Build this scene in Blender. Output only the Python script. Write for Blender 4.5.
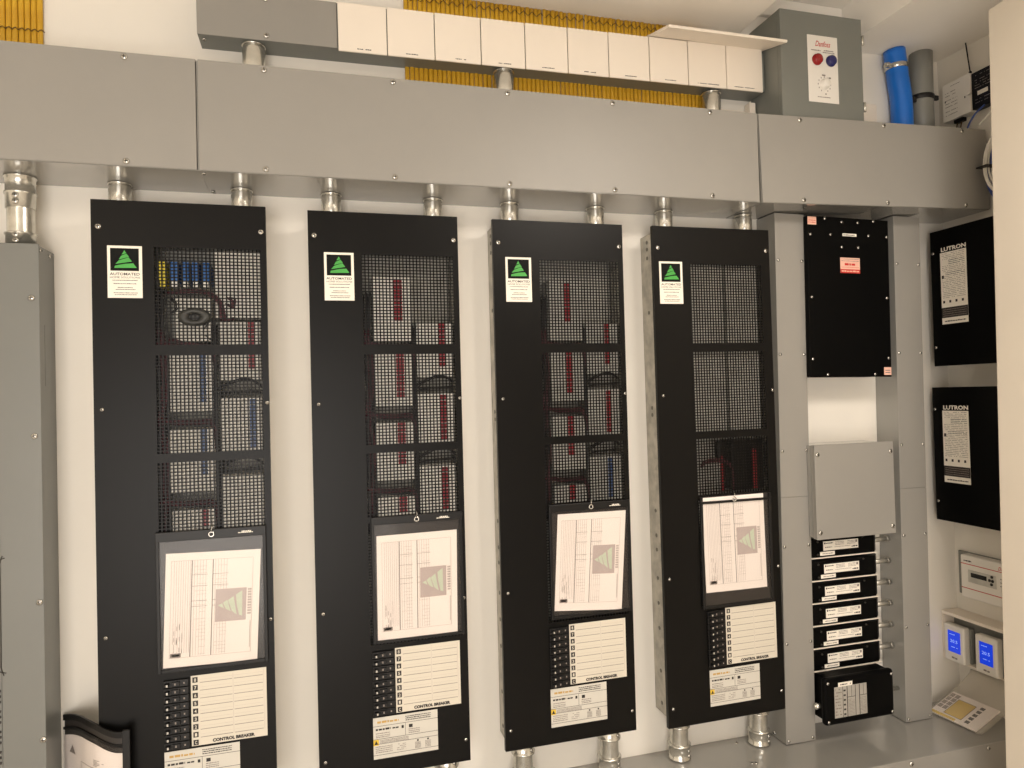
import bpy, bmesh, math, random
from mathutils import Vector, Matrix
R = random.Random(7)
S = bpy.context.scene
for o in list(bpy.data.objects): bpy.data.objects.remove(o)
C = S.collection
# ---------------------------------------------------------------- camera
cam_d = bpy.data.cameras.new('camera'); cam = bpy.data.objects.new('camera', cam_d); C.objects.link(cam)
right = Vector((0.96278762, -0.26898259, -0.02623663)); fwd = Vector((0.26945393, 0.96287332, 0.01641802)); up = Vector((0.02084639, -0.02287663, 0.99952093))
m = Matrix((right, up, -fwd)).transposed().to_4x4(); m.translation = Vector((0, -1.82992, 1.5))
cam.matrix_world = m
cam_d.sensor_fit = 'HORIZONTAL'; cam_d.sensor_width = 36.0; cam_d.lens = 695.0/1024*36.0; cam_d.clip_start = 0.02
S.camera = cam
# ---------------------------------------------------------------- world, light, exposure
w = bpy.data.worlds.new('world'); S.world = w; w.use_nodes = True
w.node_tree.nodes['Background'].inputs[0].default_value = (1, .86, .68, 1); w.node_tree.nodes['Background'].inputs[1].default_value = .1
def area(name, loc, rot, sx, sy, power, col):
    d = bpy.data.lights.new(name, 'AREA'); d.shape = 'RECTANGLE'; d.size = sx; d.size_y = sy; d.energy = power; d.color = col
    o = bpy.data.objects.new(name, d); C.objects.link(o); o.location = loc; o.rotation_euler = rot; return o
WARM = (1.0, .92, .84)
area('fill_light', (1.15, -1.60, 2.50), (0, 0, 0), .55, .55, 21, WARM)  # unseen lamp added as fill for the darker right side
area('fill_light', (-1.1, -2.3, 2.50), (0, 0, 0), .55, .55, 3, WARM)  # weak unseen lamp, added for extra brightness
# daylight through the window behind the camera (faces +Y)
area('window_daylight', (-.60, -3.66, .95), (math.radians(106), 0, 0), 1.9, 1.9, 75, (1.0, .932, .865))
S.view_settings.view_transform = 'Standard'; S.view_settings.look = 'None'; S.view_settings.gamma = 1; S.view_settings.exposure = 0.24
try: S.view_settings.use_curve_mapping = False
except Exception: pass
# ---------------------------------------------------------------- materials
def lin(c): return tuple(((v/255)/12.92 if v/255 <= .04045 else (((v/255)+.055)/1.055)**2.4) for v in c)+(1,)
def mat(name, rgb, rough=.5, metal=0, noise=0, nscale=20, bump=0, bscale=400, spec=.5, coat=0, rgb2=None, emit=0, trans=0, alpha=1):
    M = bpy.data.materials.new(name); M.use_nodes = True; nt = M.node_tree; b = nt.nodes['Principled BSDF']
    col = lin(rgb); b.inputs['Base Color'].default_value = col
    b.inputs['Roughness'].default_value = rough; b.inputs['Metallic'].default_value = metal
    b.inputs['Specular IOR Level'].default_value = spec; b.inputs['Coat Weight'].default_value = coat
    b.inputs['Transmission Weight'].default_value = trans; b.inputs['Alpha'].default_value = alpha
    tc = nt.nodes.new('ShaderNodeTexCoord')
    if noise or rgb2:
        n = nt.nodes.new('ShaderNodeTexNoise'); n.inputs['Scale'].default_value = nscale; n.inputs['Detail'].default_value = 5
        nt.links.new(tc.outputs['Object'], n.inputs['Vector'])
        mx = nt.nodes.new('ShaderNodeMix'); mx.data_type = 'RGBA'
        rp = nt.nodes.new('ShaderNodeMapRange'); rp.inputs[1].default_value = .35; rp.inputs[2].default_value = .65
        nt.links.new(n.outputs['Fac'], rp.inputs[0]); nt.links.new(rp.outputs[0], mx.inputs['Factor'])
        c2 = lin(rgb2) if rgb2 else tuple(v*(1-noise) for v in col[:3])+(1,)
        mx.inputs['A'].default_value = col; mx.inputs['B'].default_value = c2
        nt.links.new(mx.outputs['Result'], b.inputs['Base Color'])
    if bump:
        n2 = nt.nodes.new('ShaderNodeTexNoise'); n2.inputs['Scale'].default_value = bscale; n2.inputs['Detail'].default_value = 3
        nt.links.new(tc.outputs['Object'], n2.inputs['Vector'])
        bp = nt.nodes.new('ShaderNodeBump'); bp.inputs['Strength'].default_value = bump; bp.inputs['Distance'].default_value = .001
        nt.links.new(n2.outputs['Fac'], bp.inputs['Height']); nt.links.new(bp.outputs['Normal'], b.inputs['Normal'])
    if emit:
        b.inputs['Emission Color'].default_value = col; b.inputs['Emission Strength'].default_value = emit
    return M
WALL = mat('wall_paint', (236, 231, 221), .75, noise=.03, nscale=3, bump=.12, bscale=160)
WALLD = mat('brown_wall_paint', (176, 165, 150), .8, noise=.05, nscale=3)
CEIL = mat('ceiling_paint', (244, 239, 230), .85, noise=.04, nscale=4, bump=.15, bscale=120)
DOORM = mat('door_paint', (232, 222, 206), .6, noise=.03, nscale=5, bump=.25, bscale=220)
FLOORM = mat('floor_tile', (224, 216, 204), .4, noise=.2, nscale=6)
GREY = mat('grey_enamel', (146, 144, 138), .2, noise=.025, nscale=6, bump=.03, bscale=300, spec=.8, coat=.8)
GREYM = mat('grey_enamel_matt', (146, 143, 137), .42, noise=.03, nscale=6, bump=.06, bscale=300)
CABG = mat('grey_green_enamel', (116, 117, 113), .34, noise=.03, nscale=6, bump=.05, bscale=300)
DANG = mat('dark_grey_enamel', (122, 124, 118), .38, noise=.03, nscale=5, bump=.05, bscale=300)
BLACK = mat('black_powder_coat', (11, 10, 9), .36, noise=.12, nscale=9, bump=.05, bscale=500, spec=.17)
BLACK2 = mat('black_satin_metal', (7, 7, 7), .42, noise=.1, nscale=9, bump=.05, bscale=500, spec=.08)
BLKP = mat('black_plastic', (18, 17, 17), .4, noise=.1, nscale=30, spec=.3)
GALV = mat('galvanised_steel', (222, 220, 212), .24, metal=.85, rgb2=(190, 188, 180), nscale=25, bump=.05, bscale=60)
GALVS = mat('galvanised_sheet', (196, 192, 182), .4, metal=.75, rgb2=(165, 162, 154), nscale=30)
SCREW = mat('zinc_screw', (205, 203, 198), .22, metal=1, noise=.1, nscale=80)
SCREWD = mat('screw_slot', (60, 56, 50), .5, metal=.5, noise=.1)
WPLATE = mat('white_plate', (240, 230, 216), .5, noise=.015, nscale=4)
WPLAS = mat('white_plastic', (236, 232, 224), .35, noise=.01, nscale=4)
PAPER = mat('paper', (243, 234, 228), .8, noise=.015, nscale=15)
STICK = mat('sticker_white', (240, 234, 222), .55, noise=.015, nscale=15)
RATE = mat('label_grey_white', (206, 202, 192), .55, noise=.02, nscale=15)
KO = mat('knockout_steel', (120, 118, 110), .45, metal=.6, noise=.1, nscale=40)
CREAM = mat('label_cream', (212, 205, 190), .55, noise=.02, nscale=15)
INK = mat('ink_black', (40, 36, 34), .6, noise=.1, nscale=60)
INKG = mat('ink_grey', (140, 130, 124), .7, noise=.1, nscale=60)
INKF = mat('ink_faint', (190, 178, 172), .7, noise=.06, nscale=60)
INKY = mat('ink_ochre', (196, 160, 90), .6, noise=.1, nscale=60)
YELP = mat('ink_yellow', (226, 190, 60), .5, noise=.12, nscale=25)
INKR = mat('ink_red', (200, 40, 34), .5, noise=.1, nscale=60)
LOGOG = mat('logo_green', (70, 170, 70), .5, noise=.15, nscale=30)
LOGOF = mat('logo_green_faint', (200, 210, 190), .7, noise=.05, nscale=30)
LOGOB = mat('logo_grey_faint', (190, 176, 172), .7, noise=.06, nscale=30)
DARKB = mat('logo_dark', (14, 16, 14), .6, noise=.1, nscale=30, spec=.15)
YELC = mat('yellow_cable_jacket', (214, 170, 40), .42, rgb2=(196, 148, 30), nscale=14)
CORD = mat('brown_cord', (92, 66, 34), .8, noise=.2, nscale=90)
BLUEP = mat('blue_pipe_plastic', (30, 112, 208), .3, noise=.06, nscale=12)
GREYP = mat('grey_pipe_plastic', (136, 136, 130), .4, noise=.05, nscale=12)
REDT = mat('red_terminal', (158, 28, 40), .4, noise=.1, nscale=50)
BLUET = mat('blue_terminal', (44, 112, 190), .4, noise=.1, nscale=50)
BLUED = mat('slate_blue_terminal', (70, 96, 142), .4, noise=.1, nscale=50)
YELT = mat('yellow_terminal', (236, 214, 50), .4, noise=.1, nscale=50)
MODW = mat('module_white', (250, 246, 236), .6, noise=.03, nscale=20)
MODG = mat('module_light_grey', (205, 203, 195), .6, noise=.2, nscale=20)
WIRED = mat('wire_maroon', (82, 34, 42), .5, noise=.3, nscale=60)
WIREK = mat('wire_black', (28, 26, 28), .5, noise=.3, nscale=60)
TORO = mat('toroid_lacquer', (48, 49, 46), .5, rgb2=(32, 32, 31), nscale=60)
BLUEW = mat('blue_wire', (52, 78, 150), .4, noise=.1, nscale=30)
WHITEW = mat('white_wire', (225, 222, 214), .4, noise=.06, nscale=30)
REDB = mat('red_lens', (150, 24, 26), .18, noise=.08, nscale=30)
BLUEB = mat('navy_lens', (40, 40, 96), .18, noise=.08, nscale=30)
LCD = mat('blue_screen', (24, 62, 215), .25, noise=.05, nscale=40, emit=.55)
LCDT = mat('screen_digits', (150, 185, 255), .3, noise=.02, emit=.7)
LCDK = mat('dark_display', (40, 40, 38), .25, noise=.1, nscale=40)
STKP = mat('sticker_salmon', (236, 186, 166), .55, noise=.05, nscale=40)
VINYL = mat('dark_vinyl', (46, 42, 40), .4, noise=.12, nscale=8)
FILL_GLOW = mat('fill_diffuser', (255, 235, 205), .5, noise=.01, emit=4)  # glowing face of the added fill lamps
SILV = mat('silver_label', (188, 184, 176), .4, metal=.3, noise=.1, nscale=60)
def film(name, tint, rough, ior_mix):
    M = bpy.data.materials.new(name); M.use_nodes = True; nt = M.node_tree
    for n in list(nt.nodes): nt.nodes.remove(n)
    out = nt.nodes.new('ShaderNodeOutputMaterial'); mx = nt.nodes.new('ShaderNodeMixShader')
    t = nt.nodes.new('ShaderNodeBsdfTransparent'); t.inputs[0].default_value = tint
    g = nt.nodes.new('ShaderNodeBsdfGlossy'); g.inputs['Roughness'].default_value = rough
    tc = nt.nodes.new('ShaderNodeTexCoord'); nz = nt.nodes.new('ShaderNodeTexNoise'); nz.inputs['Scale'].default_value = 9
    bp = nt.nodes.new('ShaderNodeBump'); bp.inputs['Strength'].default_value = .5; bp.inputs['Distance'].default_value = .004
    nt.links.new(tc.outputs['Object'], nz.inputs['Vector']); nt.links.new(nz.outputs['Fac'], bp.inputs['Height']); nt.links.new(bp.outputs['Normal'], g.inputs['Normal'])
    lw_ = nt.nodes.new('ShaderNodeLayerWeight'); lw_.inputs['Blend'].default_value = .5
    pw_ = nt.nodes.new('ShaderNodeMath'); pw_.operation = 'POWER'; pw_.inputs[1].default_value = 4
    f = nt.nodes.new('ShaderNodeMath'); f.operation = 'MULTIPLY_ADD'; f.inputs[1].default_value = .5; f.inputs[2].default_value = ior_mix
    nt.links.new(lw_.outputs['Facing'], pw_.inputs[0]); nt.links.new(pw_.outputs[0], f.inputs[0])
    nt.links.new(f.outputs[0], mx.inputs[0]); nt.links.new(t.outputs[0], mx.inputs[1]); nt.links.new(g.outputs[0], mx.inputs[2]); nt.links.new(mx.outputs[0], out.inputs[0])
    return M
FILM = film('clear_vinyl_film', (.96, .955, .95, 1), .16, .010)
BAGF = mat('frosted_bag_plastic', (236, 228, 212), .22, alpha=.25, noise=.04, nscale=8, bump=.6, bscale=30)
# ---------------------------------------------------------------- mesh helpers
def BM(): return bmesh.new()
def box(bm, x0, x1, y0, y1, z0, z1, b=0, mi=0, seg=2):
    x0, x1 = min(x0, x1), max(x0, x1); y0, y1 = min(y0, y1), max(y0, y1); z0, z1 = min(z0, z1), max(z0, z1)
    if b == 0:
        vs = [bm.verts.new((x, y, z)) for x in (x0, x1) for y in (y0, y1) for z in (z0, z1)]
        for f in ((0,1,3,2),(4,6,7,5),(0,4,5,1),(2,3,7,6),(0,2,6,4),(1,5,7,3)):
            bm.faces.new([vs[i] for i in f]).material_index = mi
        return
    t = bmesh.new(); r = bmesh.ops.create_cube(t, size=1)
    for v in t.verts: v.co = Vector(((x0+x1)/2+v.co.x*(x1-x0), (y0+y1)/2+v.co.y*(y1-y0), (z0+z1)/2+v.co.z*(z1-z0)))
    b = min(b, (x1-x0)*.45, (y1-y0)*.45, (z1-z0)*.45)
    bmesh.ops.bevel(t, geom=list(t.edges), offset=b, segments=seg, profile=.5, affect='EDGES')
    merge(bm, t, mi)
def merge(bm, t, mi=None, smooth=False):
    mp = {v: bm.verts.new(v.co) for v in t.verts}
    for f in t.faces:
        try: nf = bm.faces.new([mp[v] for v in f.verts])
        except ValueError: continue
        nf.material_index = f.material_index if mi is None else mi; nf.smooth = smooth or f.smooth
    t.free()
def frame_of(d):
    d = d.normalized(); a = Vector((0, 0, 1)) if abs(d.z) < .9 else Vector((1, 0, 0))
    u = d.cross(a).normalized(); return u, d.cross(u).normalized()
def cyl(bm, p0, p1, r0, r1=None, n=20, mi=0, caps=True):
    p0, p1 = Vector(p0), Vector(p1); r1 = r0 if r1 is None else r1; u, v = frame_of(p1-p0)
    A, B = [], []
    for i in range(n):
        a = 2*math.pi*i/n; d = u*math.cos(a)+v*math.sin(a); A.append(bm.verts.new(p0+d*r0)); B.append(bm.verts.new(p1+d*r1))
    for i in range(n):
        f = bm.faces.new((A[i], A[(i+1) % n], B[(i+1) % n], B[i])); f.smooth = True; f.material_index = mi
    if caps:
        bm.faces.new(A[::-1]).material_index = mi; bm.faces.new(B).material_index = mi
def lathe(bm, p, d, prof, n=20, mi=0):
    """prof: list of (distance along d, radius)"""
    p = Vector(p); d = Vector(d).normalized(); u, v = frame_of(d); rings = []
    for t, r in prof:
        rings.append([bm.verts.new(p+d*t+(u*math.cos(2*math.pi*i/n)+v*math.sin(2*math.pi*i/n))*max(r, 1e-5)) for i in range(n)])
    for a, b in zip(rings, rings[1:]):
        for i in range(n):
            f = bm.faces.new((a[i], a[(i+1) % n], b[(i+1) % n], b[i])); f.smooth = True; f.material_index = mi
    bm.faces.new(rings[0][::-1]).material_index = mi; bm.faces.new(rings[-1]).material_index = mi
def tube(bm, pts, r, n=8, mi=0, flat=1.0):
    pts = [Vector(p) for p in pts]; rings = []
    pu = None
    for i, p in enumerate(pts):
        d = (pts[min(i+1, len(pts)-1)]-pts[max(i-1, 0)])
        if d.length < 1e-9: d = Vector((0, 0, 1))
        d.normalize()
        if pu is None: u, v = frame_of(d)
        else:
            u = (pu-d*pu.dot(d)).normalized(); v = d.cross(u)
        pu = u
        rings.append([bm.verts.new(p+(u*math.cos(2*math.pi*k/n)+v*math.sin(2*math.pi*k/n)*flat)*r) for k in range(n)])
    for a, b in zip(rings, rings[1:]):
        for k in range(n):
            f = bm.faces.new((a[k], a[(k+1) % n], b[(k+1) % n], b[k])); f.smooth = True; f.material_index = mi
    bm.faces.new(rings[0][::-1]).material_index = mi; bm.faces.new(rings[-1]).material_index = mi
def smooth_path(pts, k=6):
    P = [Vector(p) for p in pts]; out = []
    for i in range(len(P)-1):
        a, b, c, d = P[max(i-1, 0)], P[i], P[i+1], P[min(i+2, len(P)-1)]
        for j in range(k):
            t = j/k; out.append(.5*((2*b)+(-a+c)*t+(2*a-5*b+4*c-d)*t*t+(-a+3*b-3*c+d)*t**3))
    out.append(P[-1]); return out
def rect(bm, x0, x1, z0, z1, y, mi=0, sh=0.0):
    """flat printed rectangle facing -y"""
    vs = [bm.verts.new(c) for c in ((x0, y, z0), (x1, y, z0), (x1+sh, y, z1), (x0+sh, y, z1))]
    f = bm.faces.new(vs); f.material_index = mi
def poly(bm, pts, y, mi=0):
    f = bm.faces.new([bm.verts.new((x, y, z)) for x, z in pts]); f.material_index = mi
def mesh_of(name, bm, mats):
    bmesh.ops.recalc_face_normals(bm, faces=bm.faces)
    me = bpy.data.meshes.new(name); bm.to_mesh(me); bm.free()
    for x in (mats if isinstance(mats, (list, tuple)) else [mats]): me.materials.append(x)
    return me
def obj(name, bm, mats, parent=None, loc=None, label=None):
    me = bm if isinstance(bm, bpy.types.Mesh) else mesh_of(name, bm, mats)
    o = bpy.data.objects.new(name, me); C.objects.link(o)
    if parent: o.parent = parent
    if loc: o.location = loc
    if label: o['label'] = label
    return o
def tag(o, label, cat, group=None):
    o['label'] = label; o['category'] = cat
    if group: o['group'] = group
    return o
def thing(name, label, cat, loc=(0, 0, 0), rz=0, ry=0, group=None):
    o = bpy.data.objects.new(name, None); C.objects.link(o); o.empty_display_size = .05
    o.location = loc; o.rotation_euler = (0, ry, rz); return tag(o, label, cat, group)
def struct(name, bm, mats): o = obj(name, bm, mats); o['kind'] = 'structure'; return o
def copy_tree(o, parent=None):
    c = o.copy(); C.objects.link(c)
    if parent: c.parent = parent
    for ch in list(o.children): copy_tree(ch, c)
    return c
def text(bm, s, x, z, h, y, mi=0, w=None, align='LEFT', shear=0, rot=0, bold=0):
    cu = bpy.data.curves.new('t', 'FONT'); cu.body = s; cu.size = h*1.38; cu.align_x = align; cu.shear = shear; cu.resolution_u = 2; cu.offset = bold
    to = bpy.data.objects.new('t', cu); C.objects.link(to); dg = bpy.context.evaluated_depsgraph_get(); dg.update()
    me = bpy.data.meshes.new_from_object(to.evaluated_get(dg)); t = bmesh.new(); t.from_mesh(me)
    bpy.data.objects.remove(to); bpy.data.curves.remove(cu); bpy.data.meshes.remove(me)
    if t.verts:
        xs = [v.co.x for v in t.verts]; wd = max(xs)-min(xs); sc = (w/wd) if w else 1
        cr, sr = math.cos(rot), math.sin(rot)
        for v in t.verts:
            X, Z = v.co.x*sc, v.co.y
            v.co = Vector((x+X*cr-Z*sr, y, z+X*sr+Z*cr))
    merge(bm, t, mi)
def micro(bm, x0, x1, z, h, y, mi=0, dens=.75, rnd=R):
    """a line of print too small to read in the photograph"""
    x = x0
    while x < x1:
        wd = min(rnd.uniform(.6, 2.2)*h, x1-x)
        if rnd.random() < dens+.1: rect(bm, x, x+wd, z, z+h*rnd.uniform(.7, 1), y, mi)
        x += wd+h*.35
# shared screw
def screw_mesh(r=.0066, name='screw'):
    bm = BM(); lathe(bm, (0, 0, 0), (0, -1, 0), [(0, r), (.0012, r), (.0028, r*.75), (.0036, r*.3), (.0038, 0)], 16)
    box(bm, -r*.6, r*.6, -.0040, -.0030, -r*.12, r*.12, mi=1); box(bm, -r*.12, r*.12, -.0040, -.0030, -r*.6, r*.6, mi=1)
    return mesh_of(name, bm, [SCREW, SCREWD])
SM = screw_mesh(); SMD = screw_mesh(.0032, 'dark_screw'); SMD.materials[0] = SCREWD; SMS = screw_mesh(.0046, 'small_screw')
def screw(parent, x, y, z, big=True, rot=None):
    o = obj('screw', SM if big else SMS, None, parent, (x, y, z))
    if rot: o.rotation_euler = rot
    return o
# ================================================================ the room
ZC = 2.575; XR = 2.0165
bm = BM(); box(bm, -2.2, XR+.12, 0, .12, 0, 2.8); struct('wall_back', bm, WALL)
bm = BM(); box(bm, XR, XR+.12, -3.4, 0, 0, 2.8); struct('wall_right', bm, WALL)
bm = BM(); box(bm, -2.32, -2.2, -3.4, .12, 0, 2.8); struct('wall_left', bm, WALL)
bm = BM(); box(bm, -2.2, -1.5, -3.52, -3.4, 0, 2.8); box(bm, .4, XR, -3.52, -3.4, 0, 2.8); box(bm, -1.5, .4, -3.52, -3.4, 0, .08); box(bm, -1.5, .4, -3.52, -3.4, 2.1, 2.8); struct('wall_front', bm, WALLD)
bm = BM()
for a in (-1.5, -1.04, -.57, -.10, .36): box(bm, a, a+.04, -3.49, -3.44, .08, 2.10, .003)
for a in (.08, .73, 1.40, 2.06): box(bm, -1.5, .4, -3.485, -3.445, a, a+.04, .003)
struct('window_1', bm, WPLAS)
bm = BM(); box(bm, -2.2, XR, -3.4, 0, -.08, 0); struct('floor', bm, FLOORM)
# ceiling with a recess above the grey heating box (left soffit | recess | right soffit)
bm = BM()
box(bm, -2.2, 1.247, -3.4, 0, ZC, 2.8)
box(bm, 1.627, XR, -3.4, 0, ZC, 2.8)
box(bm, 1.247, 1.627, -3.4, 0, 2.70, 2.8)
box(bm, 1.247, 1.627, -3.4, -.95, ZC, 2.70)
struct('ceiling', bm, CEIL)
bm = BM(); box(bm, 1.247, 1.627, -.016, -.0005, 2.645, 2.6995, .003); struct('trim_1', bm, CEIL)
# open door leaf at the right edge of the view
dr = Vector((-.12, -.993)); d0 = Vector((1.686, -.45)); nrm = Vector((.917, -.40))
bm = BM(); box(bm, 0, .75, 0, .035, .01, 2.4605, .003)
o = struct('door_1', bm, DOORM); o.location = (1.6470, d0.y, .002); o.rotation_euler = (-.0162, 0, math.atan2(dr.y, dr.x)); 
# unseen fill lamps added under the ceiling to brighten the room
for lx, ly in ((1.15, -1.60), (-1.1, -2.3)):
    t = thing('fill_lamp', 'square flush fill lamp added %s' % ('right of the camera' if lx > 0 else 'over the left rear of the room'), 'ceiling light', (lx, ly, ZC))
    bm = BM()
    for a in ((-.3, -.28, -.3, .3), (.28, .3, -.3, .3), (-.28, .28, -.3, -.28), (-.28, .28, .28, .3)): box(bm, a[0], a[1], a[2], a[3], -.05, -.0005)
    obj('fill_frame', bm, WPLAS, t)
    bm = BM(); box(bm, -.28, .28, -.28, .28, -.045, -.038, .002); obj('fill_diffuser', bm, FILL_GLOW, t)
# ================================================================ main trunking (gutter) along the top
GZ0, GZ1, GY = 2.0145, 2.2605, -.178
GUT = 'grey cable trunking lengths across the top'
def trunk(x0, x1, label, loc, ry, screws, cover_gap):
    t = thing('cable_trunking', label, 'cable trunking', loc, 0, ry, GUT); L = x1-x0; H = GZ1-GZ0
    bm = BM(); T = .002
    box(bm, 0, L, GY+.003, -.0005, 0, T); box(bm, 0, L, GY+.003, -.0005, H-T, H); box(bm, 0, L, -T-.0005, -.0005, T, H-T)
    box(bm, 0, T, GY+.003, -T, T, H-T); box(bm, L-T, L, GY+.003, -T, T, H-T)
    obj('trunking_body', bm, GREY, t)
    bm = BM(); a, b = cover_gap; box(bm, a, L-b, GY-.0005, GY+.0015, .001, H+.0015, .0008, seg=1); box(bm, a, L-b, GY+.0015, GY+.012, H, H+.0015)
    obj('trunking_cover', bm, GREYM, t)
    for sx, up_ in screws: screw(t, sx-x0, GY-.0008, (H-.009 if up_ else .011))
    return t
trunk(-.95, -.2423, 'grey trunking length at far left with the yellow cables entering its top', (-.95, 0, GZ0), 0, [(-.3865, 1), (-.386, 0)], (0, .0035))
t = trunk(-.242, 1.188, 'long middle trunking length over the four black perforated cabinets', (-.242, 0, GZ0), 0, [(x, u) for x in (-.102, .1875, .470, .753, 1.0385) for u in (1, 0)], (.0010, .003))
for sx, sy in ((.008, -.16), (.008, -.02)):
    screw(t, sx, sy, -.0002, False, (math.radians(90), 0, 0))
t = trunk(1.1943, 2.004, 'right trunking length ending at the white side wall', (1.1943, 0, GZ0), -.0232, [(x, u) for x in (1.3298, 1.619, 1.910) for u in (1, 0)], (.0015, .0))
# ================================================================ upper small trunking with white cover plates
UY = -.0745; UZ = 2.3715; UH = .112; tilt = -.004
t = thing('cable_trunking', 'narrow grey trunking under the ceiling carrying ten white plates', 'cable trunking', (-.2555, 0, UZ), 0, tilt)
UL = 1.545
bm = BM(); T = .0018; box(bm, 0, UL, UY+.002, -.0005, 0, T); box(bm, 0, UL, -T-.0005, -.0005, T, UH); box(bm, 0, UL, UY+.002, -.0005, UH-T, UH); box(bm, 0, T, UY+.002, -T, T, UH-T); box(bm, UL-T, UL, UY+.002, -T, T, UH-T)
obj('trunking_body', bm, DANG, t)
bm = BM(); box(bm, -.0005, .3205, UY-.0005, UY+.0015, -.001, UH+.001, .0006, seg=1); obj('trunking_cover', bm, GREYM, t)
bm = BM(); box(bm, .3215, UL, UY+.0005, UY+.002, 0, UH); obj('trunking_front', bm, DANG, t)
screw(t, .154, UY-.0008, .011); screw(t, .154, UY-.0008, UH-.012)
for sx in (.012, .74, 1.40): screw(t, sx, -.05, -.0002, False, (math.radians(90), 0, 0))
px = [.0662, .1872, .3080, .4298, .5505, .6710, .7905, .9140, 1.0350, 1.1585, 1.2806]
ords = ['first from the left of the ten', 'second from the left of the ten', 'third from the left of the ten', 'fourth from the left of the ten', 'fifth from the left of the ten', 'fifth from the right of the ten', 'fourth from the right of the ten', 'third from the right of the ten', 'second from the right of the ten', 'rightmost of the ten']
for i in range(10):
    x0, x1 = px[i], px[i+1]; z0 = UZ-.0082+i*.00085; h = .1215+i*.0006
    p = thing('blank_plate', 'square white plate on the narrow trunking, '+ords[i], 'cover plate', (x0, UY-.0006, z0), 0, tilt, 'white plates on the narrow trunking')
    bm = BM(); box(bm, .0012, x1-x0-.0012, -.0058, -.0002, 0, h, .0012); obj('plate', bm, WPLATE, p)
    bm = BM(); cx = (x1-x0)/2; wd = .04 if i < 8 else .072
    rr = random.Random(i); micro(bm, cx-wd/2+(.006 if i < 8 else 0), cx+wd/2, .0070, .0026, -.0061, 0, .8, rr); obj('caption', bm, INK, p)
# loose white board lying on top
bm = BM(); box(bm, 0, .369, -.184, .0, 0, .0075, .001); o = obj('loose_board', bm, WPLATE); o.location = (.921, -.003, 2.5175); o.rotation_euler = (.262, .0, 0); tag(o, 'thin white board lying loose on top of the narrow trunking', 'board')
# ================================================================ conduits
def conduit(x, y, z0, z1, r, label, group, top_ring=None, style='plain'):
    t = thing('conduit', label, 'conduit', (x, y, z0), 0, 0, group); H = z1-z0
    bm = BM(); cyl(bm, (0, 0, 0), (0, 0, H), r*.9, n=32, caps=False); obj('pipe', bm, GALV, t)
    if style == 'plain':      # compression connector: sleeve and lock ring
        bm = BM(); lathe(bm, (0, 0, 0), (0, 0, 1), [(0, r*.96), (.004, r*1.03), (H-.016, r*1.03), (H-.011, r*.985), (H-.006, r*.985)], 32); obj('connector', bm, GALV, t)
        bm = BM(); lathe(bm, (0, 0, H-.0045), (0, 0, 1), [(0, r*.98), (.0008, r*1.07), (.0035, r*1.07), (.0042, r*.95)], 32); obj('lock_ring', bm, GALV, t)
    elif style == 'screwed':
        bm = BM(); lathe(bm, (0, 0, .0), (0, 0, 1), [(0, r*1.1), (.004, r*1.12), (.007, r*1.02), (.035, r*1.02), (.037, r*1.12), (.041, r*1.12), (.043, r*.92)], 32)
        obj('connector', bm, GALV, t)
        bm = BM(); lathe(bm, (0, 0, H-.034), (0, 0, 1), [(0, r*.95), (.002, r*1.1), (.006, r*1.1), (.008, r*1.0), (.030, r*1.0), (.0335, r*1.08)], 32)
        obj('connector', bm, GALV, t)
        for zz in (.013, .026): screw(t, r*.55, -r*.86, zz, False, (0, 0, .55))
        screw(t, r*.55, -r*.86, H-.018, False, (0, 0, .55))
    return t
CG = 'conduits between trunking and perforated cabinets'
nm = ['first', 'second', 'third', 'fourth']
for i, x in enumerate((-.431, -.167, .0426, .298, .505, .7516, .962, 1.222)):
    conduit(x, -.046, 1.9545 , GZ0-.0005, .0238, 'short shiny conduit above the %s black cabinet from the left, at its %s' % (nm[i//2], 'left' if i % 2 == 0 else 'right'), CG)
for i, x in enumerate((.298, .502, .747, .959, 1.217)):
    conduit(x, -.05, .4705, .592, .0285, ['conduit below the second black cabinet, at the bottom edge of the photo', 'conduit under the third black cabinet, left one', 'conduit under the third black cabinet, right one', 'conduit under the fourth black cabinet, left one', 'conduit under the fourth black cabinet, beside the grey column'][i], 'conduits into the bottom trunking', style='screwed')
# large one to the left cabinet
t = thing('conduit', 'thick conduit with screwed couplings above the grey-green cabinet at far left', 'conduit', (-.626, -.06, 1.8585))
H = GZ0-1.859
bm = BM(); cyl(bm, (0, 0, 0), (0, 0, H), .0265, n=32, caps=False); obj('pipe', bm, GALV, t)
for z0, z1 in ((0, .028), (.083, H-.001)):
    bm = BM(); hh = z1-z0; lathe(bm, (0, 0, z0), (0, 0, 1), [(0, .029), (hh*.42, .029), (hh*.44, .0315), (hh*.5, .0315), (hh*.52, .029), (hh-.004, .029), (hh-.003, .0315), (hh, .0315)] if hh > .05 else [(0, .029), (hh-.004, .029), (hh-.003, .0315), (hh, .0315)], 32); obj('coupling', bm, GALV, t)
for zz in (.008, .021, .094, .107): screw(t, .0, -.029, zz, True)
for i, x in enumerate((-.133, .4995, 1.129)):
    conduit(x, -.043, GZ1+.0022, UZ-.001, .0262, 'short conduit between the narrow and wide trunking, '+('left end', 'middle', 'right end')[i], 'conduits under the narrow trunking')
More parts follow.
